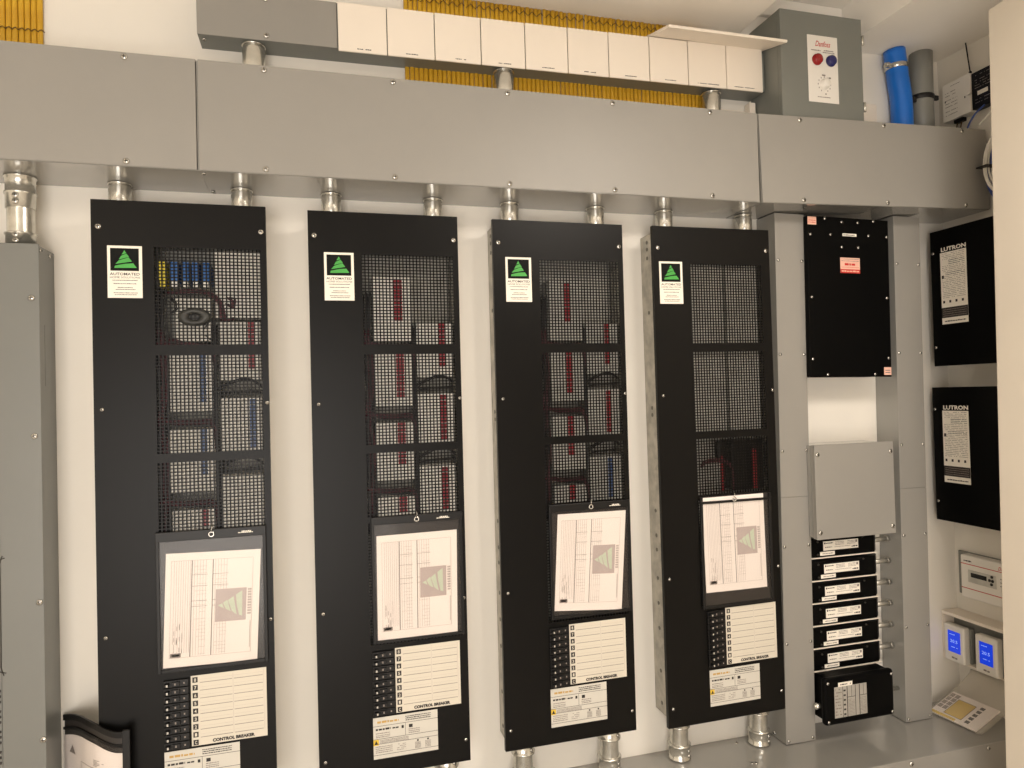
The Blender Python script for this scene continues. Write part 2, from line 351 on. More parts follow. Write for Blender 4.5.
# ================================================================ perforated cabinets
PW, PH = .365, 1.368
def strips(bm, xs, zs, y0, y1, holes):
    """sheet of cells between sorted xs and zs; cells in holes are left open; solid front and back faces plus hole walls"""
    V = {}
    def v(i, j, y):
        k = (i, j, y)
        if k not in V: V[k] = bm.verts.new((xs[i], y0 if y == 0 else y1, zs[j]))
        return V[k]
    nx, nz = len(xs)-1, len(zs)-1
    solid = lambda i, j: 0 <= i < nx and 0 <= j < nz and (i, j) not in holes
    for i in range(nx):
        for j in range(nz):
            if not solid(i, j): continue
            bm.faces.new((v(i, j, 0), v(i+1, j, 0), v(i+1, j+1, 0), v(i, j+1, 0)))
            bm.faces.new((v(i, j+1, 1), v(i+1, j+1, 1), v(i+1, j, 1), v(i, j, 1)))
            if not solid(i-1, j): bm.faces.new((v(i, j, 0), v(i, j+1, 0), v(i, j+1, 1), v(i, j, 1)))
            if not solid(i+1, j): bm.faces.new((v(i+1, j, 1), v(i+1, j+1, 1), v(i+1, j+1, 0), v(i+1, j, 0)))
            if not solid(i, j-1): bm.faces.new((v(i, j, 1), v(i+1, j, 1), v(i+1, j, 0), v(i, j, 0)))
            if not solid(i, j+1): bm.faces.new((v(i, j+1, 0), v(i+1, j+1, 0), v(i+1, j+1, 1), v(i, j+1, 1)))
def cover_mesh(u0, u1, name):
    """local: x 0..PW, z 0..PH (z = PH - v), y 0 front .. .0018 back"""
    nh = 27; pit = (u1-u0)/nh; hw = pit*.66
    xs = [0]
    for k in range(nh): a = u0+k*pit+(pit-hw)/2; xs += [a, a+hw]
    xs += [PW]
    zs = [0]; bands = [(PH-.745, PH-.588, 20), (PH-.570, PH-.3465, 29), (PH-.3245, PH-.1015, 29)]
    zs += [PH-1.17]                                          # column and slots that show beside the pouch
    hrow = set(); rows = []
    low = PH-1.165; n = 53; pz = (.39)/n
    for a0, a1, m_ in bands:
        p = (a1-a0)/m_; hz = p*.68
        for k in range(m_):
            a = a0+k*p+(p-hz)/2; rows.append((a, a+hz))
    side = []                                                # holes behind the pouch, rows from v=.76 to 1.06
    m_ = 40; a0 = PH-1.055; a1 = PH-.758; p = (a1-a0)/m_; hz = p*.68
    for k in range(m_): a = a0+k*p+(p-hz)/2; side.append((a, a+hz))
    zs = [0]+[z for r_ in side for z in r_]+[z for r_ in rows for z in r_]+[PH]
    holes = set()
    for j in range(len(side)+len(rows)):
        for k in range(nh): holes.add((1+2*k, 1+2*j))
    bm = BM(); strips(bm, xs, zs, 0, .0018, holes)
    # folded rim
    box(bm, 0, .0015, .0018, .012, 0, PH); box(bm, PW-.0015, PW, .0018, .012, 0, PH); box(bm, .0015, PW-.0015, .0018, .012, PH-.0015, PH); box(bm, .0015, PW-.0015, .0018, .012, 0, .0015)
    return mesh_of(name, bm, BLACK)
COVER_A = cover_mesh(.124, .352, 'cover'); COVER_B = cover_mesh(.111, .337, 'cover')
def logo(bm, x0, z0, w, h, y, bg, fg, sideways=False):
    def P(a, b): return (x0+w*(1-b), z0+h*a) if sideways else (x0+w*a, z0+h*b)
    poly(bm, [P(0, 0), P(1, 0), P(1, 1), P(0, 1)], y, bg)
    for pts in ([(.5, .92), (.56, .78), (.40, .72), (.44, .80)], [(.57, .76), (.66, .62), (.30, .50), (.38, .66)], [(.64, .60), (.76, .42), (.18, .30), (.30, .46), (.5, .54)], [(.14, .12), (.92, .14), (.80, .34), (.5, .31), (.16, .22)]):
        poly(bm, [P(a, b) for a, b in pts], y-.0002, fg)
def sticker_mesh():
    w, h = .0700, .1165; bm = BM(); box(bm, 0, w, -.0004, 0, 0, h)
    pb = BM(); y = -.0006
    logo(pb, .006, .0605, .0575, .0505, y, 1, 2)
    text(pb, 'AUTOMATED', w/2, .0505, .0060, y, 0, .060, 'CENTER', bold=.0001)
    text(pb, 'HOME SOLUTIONS', w/2, .0438, .0042, y, 0, .060, 'CENTER')
    rr = random.Random(3)
    for z, a, b in ((.0385, .010, .060), (.031, .012, .058), (.0225, .020, .050), (.018, .016, .056), (.0105, .012, .060), (.0065, .014, .058)): micro(pb, a, b, z, .0017, y, 0, .9, rr)
    return mesh_of('sticker', bm, STICK), mesh_of('sticker_print', pb, [INK, DARKB, LOGOG])
STK, STKPR = sticker_mesh()
def brklabel():
    w, h = .161, .157; bm = BM(); box(bm, 0, w, -.0008, 0, 0, h, .0003, seg=1); pb = BM(); y = -.0011
    for k in range(9):
        z = h-.0175*k-.0155; rect(pb, .0035, .0145, z, z+.0120, y, 0)
        text(pb, '87654321C'[k], .009, z+.0024, .0072, y-.0002, 1, .0045, 'CENTER', bold=.0002)
        if k < 8:
            for a, b in ((.019, .087), (.091, .153)):
                rect(pb, a, b, z-.0016, z-.0003, y, 2); rect(pb, a, b, z+.0060, z+.0064, y, 3)
    rect(pb, .0885, .0892, .018, h-.003, y, 3); rect(pb, .1545, .1550, .018, h-.003, y, 3)
    text(pb, 'CONTROL BREAKER', .088, .0040, .0068, y, 0, .090, 'CENTER', bold=.0006)
    return mesh_of('circuit_label', bm, CREAM), mesh_of('circuit_print', pb, [INK, CREAM, INKG, INKF])
BLB, BLP = brklabel()
def ratinglabel():
    w, h = .157, .099; bm = BM(); box(bm, 0, w, -.0006, 0, 0, h); pb = BM(); y = -.0009; rr = random.Random(5)
    for z, a, b in ((.078, 0, w), (.047, 0, w), (.035, 0, w), (.009, 0, w)): rect(pb, a, b, z, z+.0009, y, 0)
    rect(pb, .077, .0778, .048, .078, y, 0)
    micro(pb, .010, .062, .085, .0055, y, 3, 1, rr)
    for z in (.092, .0875, .083): micro(pb, .078, .140, z, .0024, y, 0, .9, rr)
    micro(pb, .006, .042, .068, .005, y, 0, .9, rr); micro(pb, .046, .062, .068, .0035, y, 0, .9, rr); rect(pb, .068, .0735, .066, .073, y, 0)
    for z in (.060, .055, .051): micro(pb, .006, .040, z, .0024, y, 2, .9, rr)
    rect(pb, .086, .095, .065, .073, y, 0)
    for z in (.060, .0555, .0515): micro(pb, .085, .112, z, .0022, y, 2, .9, rr)
    rect(pb, .0, .013, .0325, .0465, y, 4); poly(pb, [(.002, .035), (.011, .035), (.0065, .0445)], y-.0002, 0)
    for z in (.043, .040, .037): micro(pb, .016, .085, z, .0018, y, 2, .9, rr)
    for z in (.028, .0235, .019, .0145): micro(pb, .005, .045, z, .0022, y, 2, .9, rr); micro(pb, .056, .078, z, .0018, y, 2, .7, rr)
    for x in (.103, .128):
        rect(pb, x+.002, x+.006, .029, .033, y, 0)
        for k in range(6): micro(pb, x-.003, x+.011, .026-k*.0027, .0018, y, 2, 1, rr)
    return mesh_of('rating_label', bm, STICK), mesh_of('rating_print', pb, [INK, INKR, INKG, INKY, YELP])
RLB, RLP = ratinglabel(); RLB.materials[0] = RATE
def breaker_meshes():
    bm = BM(); box(bm, 0, .052, -.006, 0, 0, .0160, .0012); box(bm, .016, .034, -.009, -.0055, .003, .013, .001); a = mesh_of('breaker', bm, BLKP)
    bm = BM(); box(bm, .003, .0125, -.0145, -.006, .0045, .0115, .0015); b = mesh_of('toggle', bm, BLKP)
    bm = BM(); rect(bm, .0072, .0108, .0055, .0105, -.0149, 0); rect(bm, .023, .0260, .0055, .0105, -.0093, 1); rect(bm, .041, .044, .006, .010, -.0063, 1)  # silver patch on the toggle is a painted specular glint
    return a, b, mesh_of('breaker_marks_glint', bm, [SILV, INKG])
BR, TG, BMK = breaker_meshes()
bm = BM(); lathe(bm, (0, 0, 0), (-1, 0, 0), [(0, .0055), (.0009, .0055), (.0009, .004), (.0003, .003)], 14); KO_S = mesh_of('knockout', bm, KO)
bm = BM(); lathe(bm, (0, 0, 0), (-1, 0, 0), [(0, .017), (.0009, .017), (.0009, .0145), (.0003, .0135)], 24); KO_L = mesh_of('knockout', bm, GALVS)
def interior(t, D, kind, u_off):
    """everything behind the perforated sheet, local x right, z up from the bottom, y from -D (front) to 0 (wall)"""
    fy = -D+.0035
    zz = lambda v: PH-v
    bm = BM(); T = .0016; a, b = .010+u_off, PW-.010
    box(bm, a, b, -T-.0005, -.0005, .010, PH-.010)
    for x0, x1 in ((a, a+T), (b-T, b)): box(bm, x0, x1, -D+.004, -T, .010, PH-.010)
    box(bm, a, b, -D+.004, -T, .010, .010+T); box(bm, a, b, -D+.004, -T, PH-.010-T, PH-.010)
    obj('cabinet_body', bm, GALVS, t)
    # knock-outs on the left side
    rr = random.Random(9)
    for v in (.03, .05, .075, .21, .23, .5, .52, .79, .86, .9, .98, 1.05, 1.12, 1.24, 1.33):
        for yy in (-D*.35, -D*.68):
            if rr.random() < .75: obj('knockout', KO_S, None, t, (a, yy, zz(v)))
    for v in (1.16, .66): obj('knockout', KO_L, None, t, (a, -D*.5, zz(v)))
    bm = BM(); box(bm, .122, .352, -.028, -.012, zz(1.06), zz(.09), .001); obj('mounting_plate', bm, MODG if kind in (1, 2, 3) else MODG, t)
    yf = -D+.009
    if kind < 4:
        cells = [((.162, .242, .215, .315) if kind == 1 else (.150, .245, .155, .315)), (.152, .245, .345, .475), (.150, .245, .515, .66), (.152, .245, .70, .765), (.256, .348, .27, .405), (.256, .348, .445, .575), (.256, .348, .625, .745)]
        if kind == 1: cells += [(.250, .350, .105, .262)]
        mt = {1: MODW, 2: MODW, 3: MODG}[kind]
        for x0, x1, v0, v1 in cells:
            bm = BM(); box(bm, x0, x1, yf, -.028, zz(v1), zz(v0), .002); o = obj('dimmer_module', bm, mt, t)
        # terminal strips
        ty = yf-.003
        L = [(.216, .23, .342, .455), (.216, .23, .515, .62), (.216, .23, .70, .74)]; Rr = [(.322, .337, .27, .38), (.322, .337, .45, .565), (.322, .337, .632, .74)]
        if kind > 1: L = [(.206, .226, .16, .265)]+[(.208, .227, a_, b_) for _, _, a_, b_ in L]
        sl, sr = {1: (-.002, -.001), 2: (-.004, -.011), 3: (-.0115, -.014)}[kind]
        for k, (x0, x1, v0, v1) in enumerate(L+Rr):
            nL = len(L); mt2 = REDT; dx_ = sl if k < nL else sr; x0 += dx_; x1 += dx_-(.002 if kind == 3 else 0)
            if kind == 1: mt2 = [BLUED, BLUED, REDT, REDT, BLUED, None][k]
            if kind == 3 and k == nL+2: mt2 = BLUED
            if mt2 is None: continue
            bm = BM(); n = max(3, int((v1-v0)/.013)); 
            for j in range(n): box(bm, x0, x1, ty, yf+.0005, zz(v1)+(v1-v0)*j/n+.0006, zz(v1)+(v1-v0)*(j+1)/n-.0006, .0008, seg=1)
            obj('terminal_strip', bm, mt2, t)
        # wire looms
        def loom(pts, n, mtl, sp=.006, r=.0016):
            bm = BM(); q = random.Random(len(pts)*7+n)
            for _ in range(n):
                ox, oy, oz = q.uniform(-sp, sp), q.uniform(.001, .004), q.uniform(-sp, sp)
                tube(bm, smooth_path([(x+ox+q.uniform(-.0015, .0015), yf+y_+oy, zz(v)+oz+q.uniform(-.0015, .0015)) for x, y_, v in pts], 4), r, 6)
            obj('wire_loom', bm, mtl, t)
        lx = .136
        loom([(lx, -.002, .20), (lx-.006, 0, .33), (lx+.006, 0, .45), (lx-.004, 0, .56), (lx+.002, 0, .68), (lx, 0, .78)], 10, WIREK, .009)
        loom([(lx, -.003, .29), (lx+.008, 0, .38), (lx+.006, -.001, .44), (lx-.002, 0, .50), (lx+.008, 0, .58), (lx, 0, .74)], 7, WIRED, .008)
        for v in (.325, .498, .682):
            loom([(lx-.006, -.002, v-.006), (.165, -.004, v), (.205, -.003, v+.002), (.238, -.003, v+.004), (.248, -.003, v+.03), (.249, -.002, v+.06)], 7, WIRED, .0045)
            loom([(lx, 0, v-.01), (.175, -.003, v+.008), (.225, -.003, v+.01), (.244, -.003, v+.012), (.25, -.003, v+.05)], 3, WIREK, .003)
        for v in (.418, .598):
            loom([(.25, -.002, v+.01), (.285, -.004, v-.008), (.32, -.004, v-.014), (.346, -.002, v+.002)], 4, WIREK, .003, .0012)
            loom([(.25, -.002, v+.018), (.285, -.004, v+.014), (.346, -.002, v+.014)], 3, WIREK, .003, .0012)
        bm = BM(); box(bm, .2465, .2545, yf-.001, -.028, zz(.76), zz(.27), .001); obj('wire_rail', bm, DANG, t)
        loom([(.25, -.003, .28), (.249, -.003, .45), (.251, -.003, .6), (.25, -.003, .76)], 4, WIREK, .003)
    if kind == 1:
        for k, (x0, x1) in enumerate(((.134, .150), (.158, .174), (.181, .196), (.203, .218), (.223, .239))):
            bm = BM(); box(bm, x0, x1, yf-.004, -.02, zz(.177), zz(.134), .001)
            obj('terminal_block', bm, YELT if k == 0 else BLUET, t)
            bm = BM(); box(bm, x0+.002, x1-.002, yf-.005, -.02, zz(.191), zz(.178), .001); obj('terminal_block', bm, YELT if k == 0 else MODW, t)
        bm = BM(); tor = bmesh.new(); n, k_ = 36, 12; rings = []
        for i in range(n):
            a_ = 2*math.pi*i/n; ring = []
            for j in range(k_):
                b_ = 2*math.pi*j/k_; rr_ = .022+.012*math.cos(b_); ring.append(tor.verts.new((.207+rr_*math.cos(a_)*1.05, yf-.004+.012*math.sin(b_), zz(.26)+rr_*math.sin(a_)*.62)))
            rings.append(ring)
        for i in range(n):
            for j in range(k_): tor.faces.new((rings[i][j], rings[(i+1) % n][j], rings[(i+1) % n][(j+1) % k_], rings[i][(j+1) % k_])).smooth = True
        merge(bm, tor, 0); cyl(bm, (.207, yf-.007, zz(.26)), (.207, yf+.005, zz(.26)), .016, n=24); obj('toroidal_transformer', bm, TORO, t)
        loom([(.15, -.004, .205), (.19, -.006, .20), (.235, -.006, .203), (.262, -.008, .225), (.268, -.008, .255), (.275, -.004, .265), (.292, -.002, .262)], 9, WIRED, .005)
        loom([(.158, -.004, .215), (.17, -.006, .235), (.16, -.006, .25)], 4, WIREK, .004, .001)
        loom([(.225, -.004, .285), (.245, -.006, .265), (.24, -.004, .31), (.228, -.004, .30)], 2, WIREK, .002, .001)
        loom([(.15, -.004, .31), (.19, -.006, .322), (.225, -.004, .325)], 5, WIRED, .003)
        loom([(.278, -.004, .215), (.292, -.008, .222), (.288, -.006, .235), (.276, -.002, .23)], 4, WIRED, .003)
    if kind == 4:
        for x0, x1, v0, v1 in ((.120, .225, .10, .335), (.120, .225, .345, .57), (.232, .335, .10, .57)):
            bm = BM(); box(bm, x0, x1, yf+.012, -.028, zz(v1), zz(v0), .002); obj('blank_module', bm, MODG, t)
        for x0, x1, v0, v1 in ((.19, .200, .64, .74), (.292, .303, .625, .74)):
            bm = BM(); n = 9
            for j in range(n): box(bm, x0, x1, yf-.004, yf+.004, zz(v1)+(v1-v0)*j/n+.0006, zz(v1)+(v1-v0)*(j+1)/n-.0006, .0008, seg=1)
            obj('terminal_strip', bm, REDT, t)
        bm = BM(); q = random.Random(4)
        for _ in range(9):
            a_ = q.uniform(-.005, .005); tube(bm, smooth_path([(.128, yf, zz(.665)+a_), (.15, yf-.004, zz(.652)+a_), (.20, yf-.004, zz(.655)+a_), (.225, yf-.003, zz(.68)+a_), (.228+a_, yf, zz(.74))], 4), .0016, 6)
        obj('wire_loom', bm, WIRED, t)
        bm = BM(); box(bm, .184, .204, yf-.003, yf+.02, zz(.655), zz(.60), .002); obj('relay', bm, BLKP, t)
        bm = BM(); box(bm, .236, .335, yf+.012, -.02, zz(.74), zz(.60), .002); obj('blank_module', bm, BLKP, t)
cabs = [(-.4743, 1.958, .1122, .0, 0), (-.0148, 1.957, .1027, .0, 0), (.4438, 1.9575, .0942, .0, 0), (.8960, 1.9542, .1124, .009, -.0042)]
cl = ['tall black perforated cabinet with blue and yellow terminal blocks, leftmost', 'tall black perforated cabinet second from left, red strips behind its mesh', 'tall black perforated cabinet third from left, with a tilted sheet in its pouch', 'tall black perforated cabinet beside the grey column, upper mesh windows nearly empty']
PAN = []
for i, (X, Zt, D, uo, ry) in enumerate(cabs):
    t = thing('electrical_cabinet', cl[i], 'electrical cabinet', (X, 0, Zt-PH), 0, ry, 'black perforated cabinets in a row'); PAN.append(t)
    if i == 3: t.scale = (1.008, 1, 1)
    c = obj('cover', COVER_B if i == 3 else COVER_A, None, t, (0, -D, 0))
    interior(t, D, i+1, uo)
    for (u, v) in ((.0145, .060), (.354, .060), (.0165, .466), (.360, .460), (.0165, .966), (.358, .962), (.0145, 1.3165), (.354, 1.315)):
        screw(t, u, -D-.0002, PH-v, v < .1)
    s = obj('logo_sticker', STK, None, t, ((.0315, .036, .0325, .0165)[i], -D-.0003, PH-(.2185, .2165, .2140, .2140)[i])); obj('sticker_print', STKPR, None, s)
    b = obj('circuit_label', BLB, None, t, ((.1855, .1832, .180, .183)[i], -D-.0003, PH-(1.2280, 1.2235, 1.2210, 1.2185)[i])); obj('circuit_print', BLP, None, b)
    r_ = obj('rating_label', RLB, None, t, ((.129, .1270, .1243, .128)[i], -D-.0003, PH-(1.332, 1.3280, 1.3255, 1.3270)[i])); obj('rating_print', RLP, None, r_)
    for k in range(9):
        q = obj('breaker', BR, None, t, ((.130, .1285, .1252, .126)[i], -D-.0003, PH-(1.0900, 1.0855, 1.084, 1.081)[i]-k*.0172)); obj('toggle', TG, None, q); obj('breaker_marks_glint', BMK, None, q)
# ---------------------------------------------------------------- document pouches and their sheets
def pouch(i, u0, u1, v0, v1, band, ring_u, mark_u):
    X, Zt, D, _, _ = cabs[i]; w = u1-u0; h = v1-v0
    t = thing('document_pouch', ['black framed document pouch on the leftmost cabinet', 'black framed document pouch on the second cabinet', 'black framed document pouch on the third cabinet', 'black framed document pouch on the fourth cabinet, sheet sticking out of its top'][i], 'document pouch', (X+u0, -D-.0015, Zt-v1), 0, 0, 'document pouches on the cabinets')
    bm = BM(); box(bm, 0, w, -.0018, -.0008, 0, h); obj('back_sheet', bm, VINYL, t)
    bm = BM(); fr = .0075
    box(bm, 0, fr, -.0070, -.0018, 0, h, .001); box(bm, w-fr, w, -.0070, -.0018, 0, h, .001); box(bm, fr, w-fr, -.0070, -.0018, 0, fr, .001)
    box(bm, 0, w, -.0082, -.0056, h-band, h-(.012 if i == 3 else 0), .001)
    obj('binding', bm, BLKP, t)
    bm = BM(); box(bm, fr, w-fr, -.0064, -.0061, fr, h-band); obj('clear_window', bm, FILM, t)
    bm = BM(); g = bmesh.new(); n = 20; A = []
    for a in range(n):
        th = 2*math.pi*a/n; A.append([g.verts.new(((ring_u-u0)+(.0052+.0017*math.cos(p))*math.cos(th), -.0088+.0012*math.sin(p), h-.011+(.0052+.0017*math.cos(p))*math.sin(th))) for p in [2*math.pi*k/8 for k in range(8)]])
    for a in range(n):
        for k in range(8): g.faces.new((A[a][k], A[(a+1) % n][k], A[(a+1) % n][(k+1) % 8], A[a][(k+1) % 8])).smooth = True
    merge(bm, g, 0)
    tube(bm, [((ring_u-u0), -.009, h-.005), ((ring_u-u0)+.001, -.010, h+.003), ((ring_u-u0), -.004, h+.010)], .0011, 8)
    obj('eyelet', bm, SCREW, t)
    if i < 3:
        bm = BM(); rr = random.Random(2); micro(bm, mark_u-u0, mark_u-u0+.032, h-.013, .0025, -.0085, 0, 1, rr); micro(bm, mark_u-u0+.008, mark_u-u0+.028, h-.0105, .003, -.0085, 0, 1, rr); obj('maker_mark', bm, STICK, t)
    return t
def sheet(i, q, label):
    """q: bottom-left, bottom-right, top-right, top-left in (u, v) on the cabinet face"""
    X, Zt, D, _, _ = cabs[i]; t = thing('wiring_schedule', label, 'paper sheet', (X+q[0][0], -D-.0042, Zt-q[0][1]), 0, 0, 'printed sheets in the pouches')
    P = [Vector((u-q[0][0], q[0][1]-v)) for u, v in q]
    def M(a, b): p = (P[0]*(1-a)+P[1]*a)*(1-b)+(P[3]*(1-a)+P[2]*a)*b; return (p.x, p.y)
    def curve(a, b): return -.0008*math.sin(math.pi*a)
    bm = BM(); nx = 8; g = [[bm.verts.new((M(a/nx, b)[0], curve(a/nx, b), M(a/nx, b)[1])) for a in range(nx+1)] for b in (0, 1)]
    g2 = [[bm.verts.new((v.co.x, v.co.y+.0002, v.co.z)) for v in row] for row in g]
    for a in range(nx):
        bm.faces.new((g[0][a], g[0][a+1], g[1][a+1], g[1][a])); bm.faces.new((g2[0][a], g2[1][a], g2[1][a+1], g2[0][a+1]))
    obj('page', bm, PAPER, t)
    pb = BM(); y = -.0011
    def r4(a0, a1, b0, b1, mi, yy=y): f = pb.faces.new([pb.verts.new((M(a, b)[0], yy, M(a, b)[1])) for a, b in ((a0, b0), (a1, b0), (a1, b1), (a0, b1))]); f.material_index = mi
    lw = .0035
    # outer frame of the landscape table printed sideways
    r4(.06, .06+lw, .08, .93, 1); r4(.92, .92+lw, .08, .93, 1); r4(.06, .92, .08, .0825, 1); r4(.06, .92, .93, .9325, 1)
    rr = random.Random(11+i)
    for k in range(8): a = .09+k*.024; r4(a, a+lw, .12 if k > 1 else .2, .93, 1 if k % 2 else 0)
    for a, wd in ((.27, .010), (.49, .010)): r4(a, a+wd, .08, .93, 2)
    for base in (.30, .52):
        for k in range(5): a = base+k*.030; r4(a, a+lw, .09, .93, 1 if k % 2 else 0)
        for k in range(26):
            b = .10+k*.031
            if rr.random() < .75: r4(base+rr.choice((0, .03, .06)), base+.13, b, b+.0022, 0 if rr.random() < .6 else 1)
        for b in (.52, .57, .70, .80): r4(base-.03, base+.14, b, b+.003, 2)
    for k in range(4):
        for b0 in [rr.uniform(.1, .34) for _ in range(4)]: r4(.10+k*.028, .106+k*.028, b0, b0+.04, 1)
    r4(.07, .18, .085, .120, 3); r4(.085, .165, .094, .112, 4)
    # logo square and its title, turned a quarter
    w0, w1, b0, b1 = (.53, .86, .37, .66)
    r4(w0, w1, b0, b1, 5, y-.0001)
    def lp(pts):
        f = pb.faces.new([pb.verts.new((M(w0+(w1-w0)*(1-b), b0+(b1-b0)*a)[0], y-.0002, M(w0+(w1-w0)*(1-b), b0+(b1-b0)*a)[1])) for a, b in pts]); f.material_index = 6
    for pts in ([(.5, .92), (.56, .78), (.40, .72), (.44, .80)], [(.57, .76), (.66, .62), (.30, .50), (.38, .66)], [(.64, .60), (.76, .42), (.18, .30), (.30, .46), (.5, .54)], [(.14, .12), (.92, .14), (.80, .34), (.5, .31), (.16, .22)]): lp(pts)
    for a in (.875, .895): 
        for k in range(10):
            b = .42+k*.024; r4(a, a+.018, b, b+.016, 1 if a < .88 else 0)
    r4(.905, .912, .12, .36, 0)
    obj('table_print', pb, [INKF, INKF, INKG, INKG, PAPER, LOGOB, LOGOF], t)
    return t
pouch(0, .1195, .3520, .7435, 1.0560, .0215, .2355, .292)
pouch(1, .1325, .3565, .7440, 1.0500, .0190, .2427, .292)
pouch(2, .1310, .3600, .7470, 1.0450, .0190, .2480, .30)
pouch(3, .1120, .3370, .7490, 1.0555, .0190, .2173, .27)
sheet(0, [(.1300, 1.0455), (.3275, 1.0500), (.3400, .7975), (.1400, .7920)], 'printed circuit schedule in the leftmost cabinet pouch')
sheet(1, [(.1430, 1.0430), (.3390, 1.0430), (.3430, .7890), (.1450, .7905)], 'printed circuit schedule in the second cabinet pouch')
sheet(2, [(.1400, 1.0235), (.3300, 1.0390), (.3500, .7750), (.1560, .7730)], 'tilted printed circuit schedule in the third cabinet pouch')
sheet(3, [(.1240, 1.0130), (.3180, 1.0140), (.3140, .7495), (.1190, .7515)], 'printed circuit schedule in the fourth cabinet pouch, poking above the band')
# ================================================================ large grey-green cabinet at far left
LX, LZ, LY = -.5795, 1.858, -.098
t = thing('electrical_cabinet', 'large grey-green louvred metal cabinet cut off by the left edge', 'electrical cabinet', (-1.15, 0, .40))
W_ = 1.15+LX; H_ = LZ-.40
bm = BM(); box(bm, 0, W_-.002, LY+.004, -.0005, 0, H_-.002, .002); box(bm, W_-.0025, W_-.0014, -.066, -.060, H_-.31, H_-.175); obj('cabinet_body', bm, CABG, t)
bm = BM(); fx = W_; 
box(bm, W_-.0805, W_, LY-.001, LY+.004, 0, H_, .0012); box(bm, 0, W_-.0805, LY-.001, LY+.004, H_-.14, H_, .0012)
obj('front_trim', bm, CABG, t)
bm = BM(); box(bm, .0, W_-.0812, LY+.0005, LY+.004, 1.177-.4+.01, H_-.142, .002); obj('door', bm, CABG, t)
bm = BM(); box(bm, .0, W_-.0812, LY+.0005, LY+.004, 0, .775, .002); obj('lower_panel', bm, CABG, t)
bm = BM()
for g_ in range(5):
    for k in range(3): box(bm, W_-.14, W_-.083, LY-.0018, LY+.001, .497-g_*.043-k*.0115, .502-g_*.043-k*.0115, .0006, mi=0)
obj('louvre_slot', bm, INK, t)
bm = BM(); tube(bm, smooth_path([(W_-.30, LY-.0005, .775), (W_-.09, LY-.0005, .775), (W_-.082, LY-.0005, .768), (W_-.082, LY-.0005, .55), (W_-.09, LY-.0005, .542), (W_-.30, LY-.0005, .542)], 3), .0012, 6); obj('door_seam', bm, SCREWD, t)
for x, z in ((-.5942, 1.7393), (-.5925, 1.4391), (-.5877, 1.0801), (-.5842, .7853)): screw(t, x+1.15, LY-.0012, z-.4)
for y_, z_ in ((-.085, H_-.012), (-.03, H_-.014)): screw(t, W_-.002, y_, z_, False, (0, 0, math.radians(90)))
# ---------------------------------------------------------------- document pouch bent against the cabinet side
t = thing('document_pouch', 'black edged plastic pouch with a curled top, hanging at the bottom left', 'document pouch', (-.572, 0, .50))
prof = [(-0.0001, -0.006), (0.0246, -0.034), (0.0494, -0.064), (0.0712, -0.092), (0.0958, -0.118), (0.116, -0.129), (0.1346, -0.134), (0.1506, -0.136), (0.1628, -0.138)]
top = [0.2981, 0.3076, 0.3136, 0.3148, 0.3128, 0.3039, 0.2969, 0.2953, 0.2987]
def curled(z0f, z1f, off, th, mtl, name, xa=0, xb=8):
    bm = BM(); n = xb-xa
    pts = smooth_path([(prof[k][0], prof[k][1], top[k]) for k in range(xa, xb+1)], 4)
    rows = []
    for i_, p in enumerate(pts):
        d_ = pts[min(i_+1, len(pts)-1)]-pts[max(i_-1, 0)]; nv = Vector((d_.y, -d_.x)).normalized()
        A_ = Vector((p.x, p.y))+nv*off; B_ = A_+nv*th; z0, z1 = z0f(p.z), z1f(p.z); zm = (z0+z1)/2
        rows.append([bm.verts.new((A_.x, A_.y, z)) for z in (z0, zm, z1)]+[bm.verts.new((B_.x, B_.y, z)) for z in (z1, zm, z0)])
    for a, b in zip(rows, rows[1:]):
        for k in range(6): bm.faces.new((a[k], a[(k+1) % 6], b[(k+1) % 6], b[k])).smooth = False
    bm.faces.new(rows[0][::-1]); bm.faces.new(rows[-1])
    return obj(name, bm, mtl, t)
curled(lambda z: 0, lambda z: z-.002, 0, .0010, VINYL, 'back_sheet')
curled(lambda z: z-.013, lambda z: z, .0012, .0034, BLKP, 'top_binding')
curled(lambda z: z-.034, lambda z: z-.028, .0012, .0030, BLKP, 'lower_binding')
bm = BM(); box(bm, 0.1508, 0.1658, -.1450, -.1375, 0, 0.2997, .001); obj('side_binding', bm, BLKP, t)
curled(lambda z: 0, lambda z: z-.030, .0042, .0003, FILM, 'clear_window')
t2 = t
t = thing('paper_form', 'white form with a small black triangle, inside the curled bottom-left pouch', 'paper sheet', (-.572, 0, .50))
o = curled(lambda z: .002, lambda z: z-.046, .0024, .0003, PAPER, 'page', 0, 7)
pb = BM()
def fp(s, z):   # point on the page near parameter s (0..1) between prof[3] and prof[7]
    f = .6+s*6.2; k = min(int(f), 6); r_ = f-k; a, b = prof[k], prof[k+1]; d_ = Vector((b[0]-a[0], b[1]-a[1])); nv = Vector((d_.y, -d_.x)).normalized()*.0036
    return Vector((a[0]*(1-r_)+b[0]*r_+nv.x, a[1]*(1-r_)+b[1]*r_+nv.y, z))
def strip(s0, s1, z0, z1):
    n = 4
    for k in range(n):
        a, b = s0+(s1-s0)*k/n, s0+(s1-s0)*(k+1)/n; pb.faces.new([pb.verts.new(p) for p in (fp(a, z0), fp(b, z0), fp(b, z1), fp(a, z1))])
pb.faces.new([pb.verts.new(p) for p in (fp(.02, .222), fp(.14, .222), fp(.08, .240))])
for z in (.214, .198, .189, .18, .171, .160): strip(.25, .85, z, z+.0012)
for s_ in (.25, .45, .65, .85): strip(s_, s_+.006, .150, .214)
for k in range(5): strip(.5, .5+.06*(k % 3+1), .220+k*.003, .2212+k*.003)
obj('form_print', pb, INKG, t)
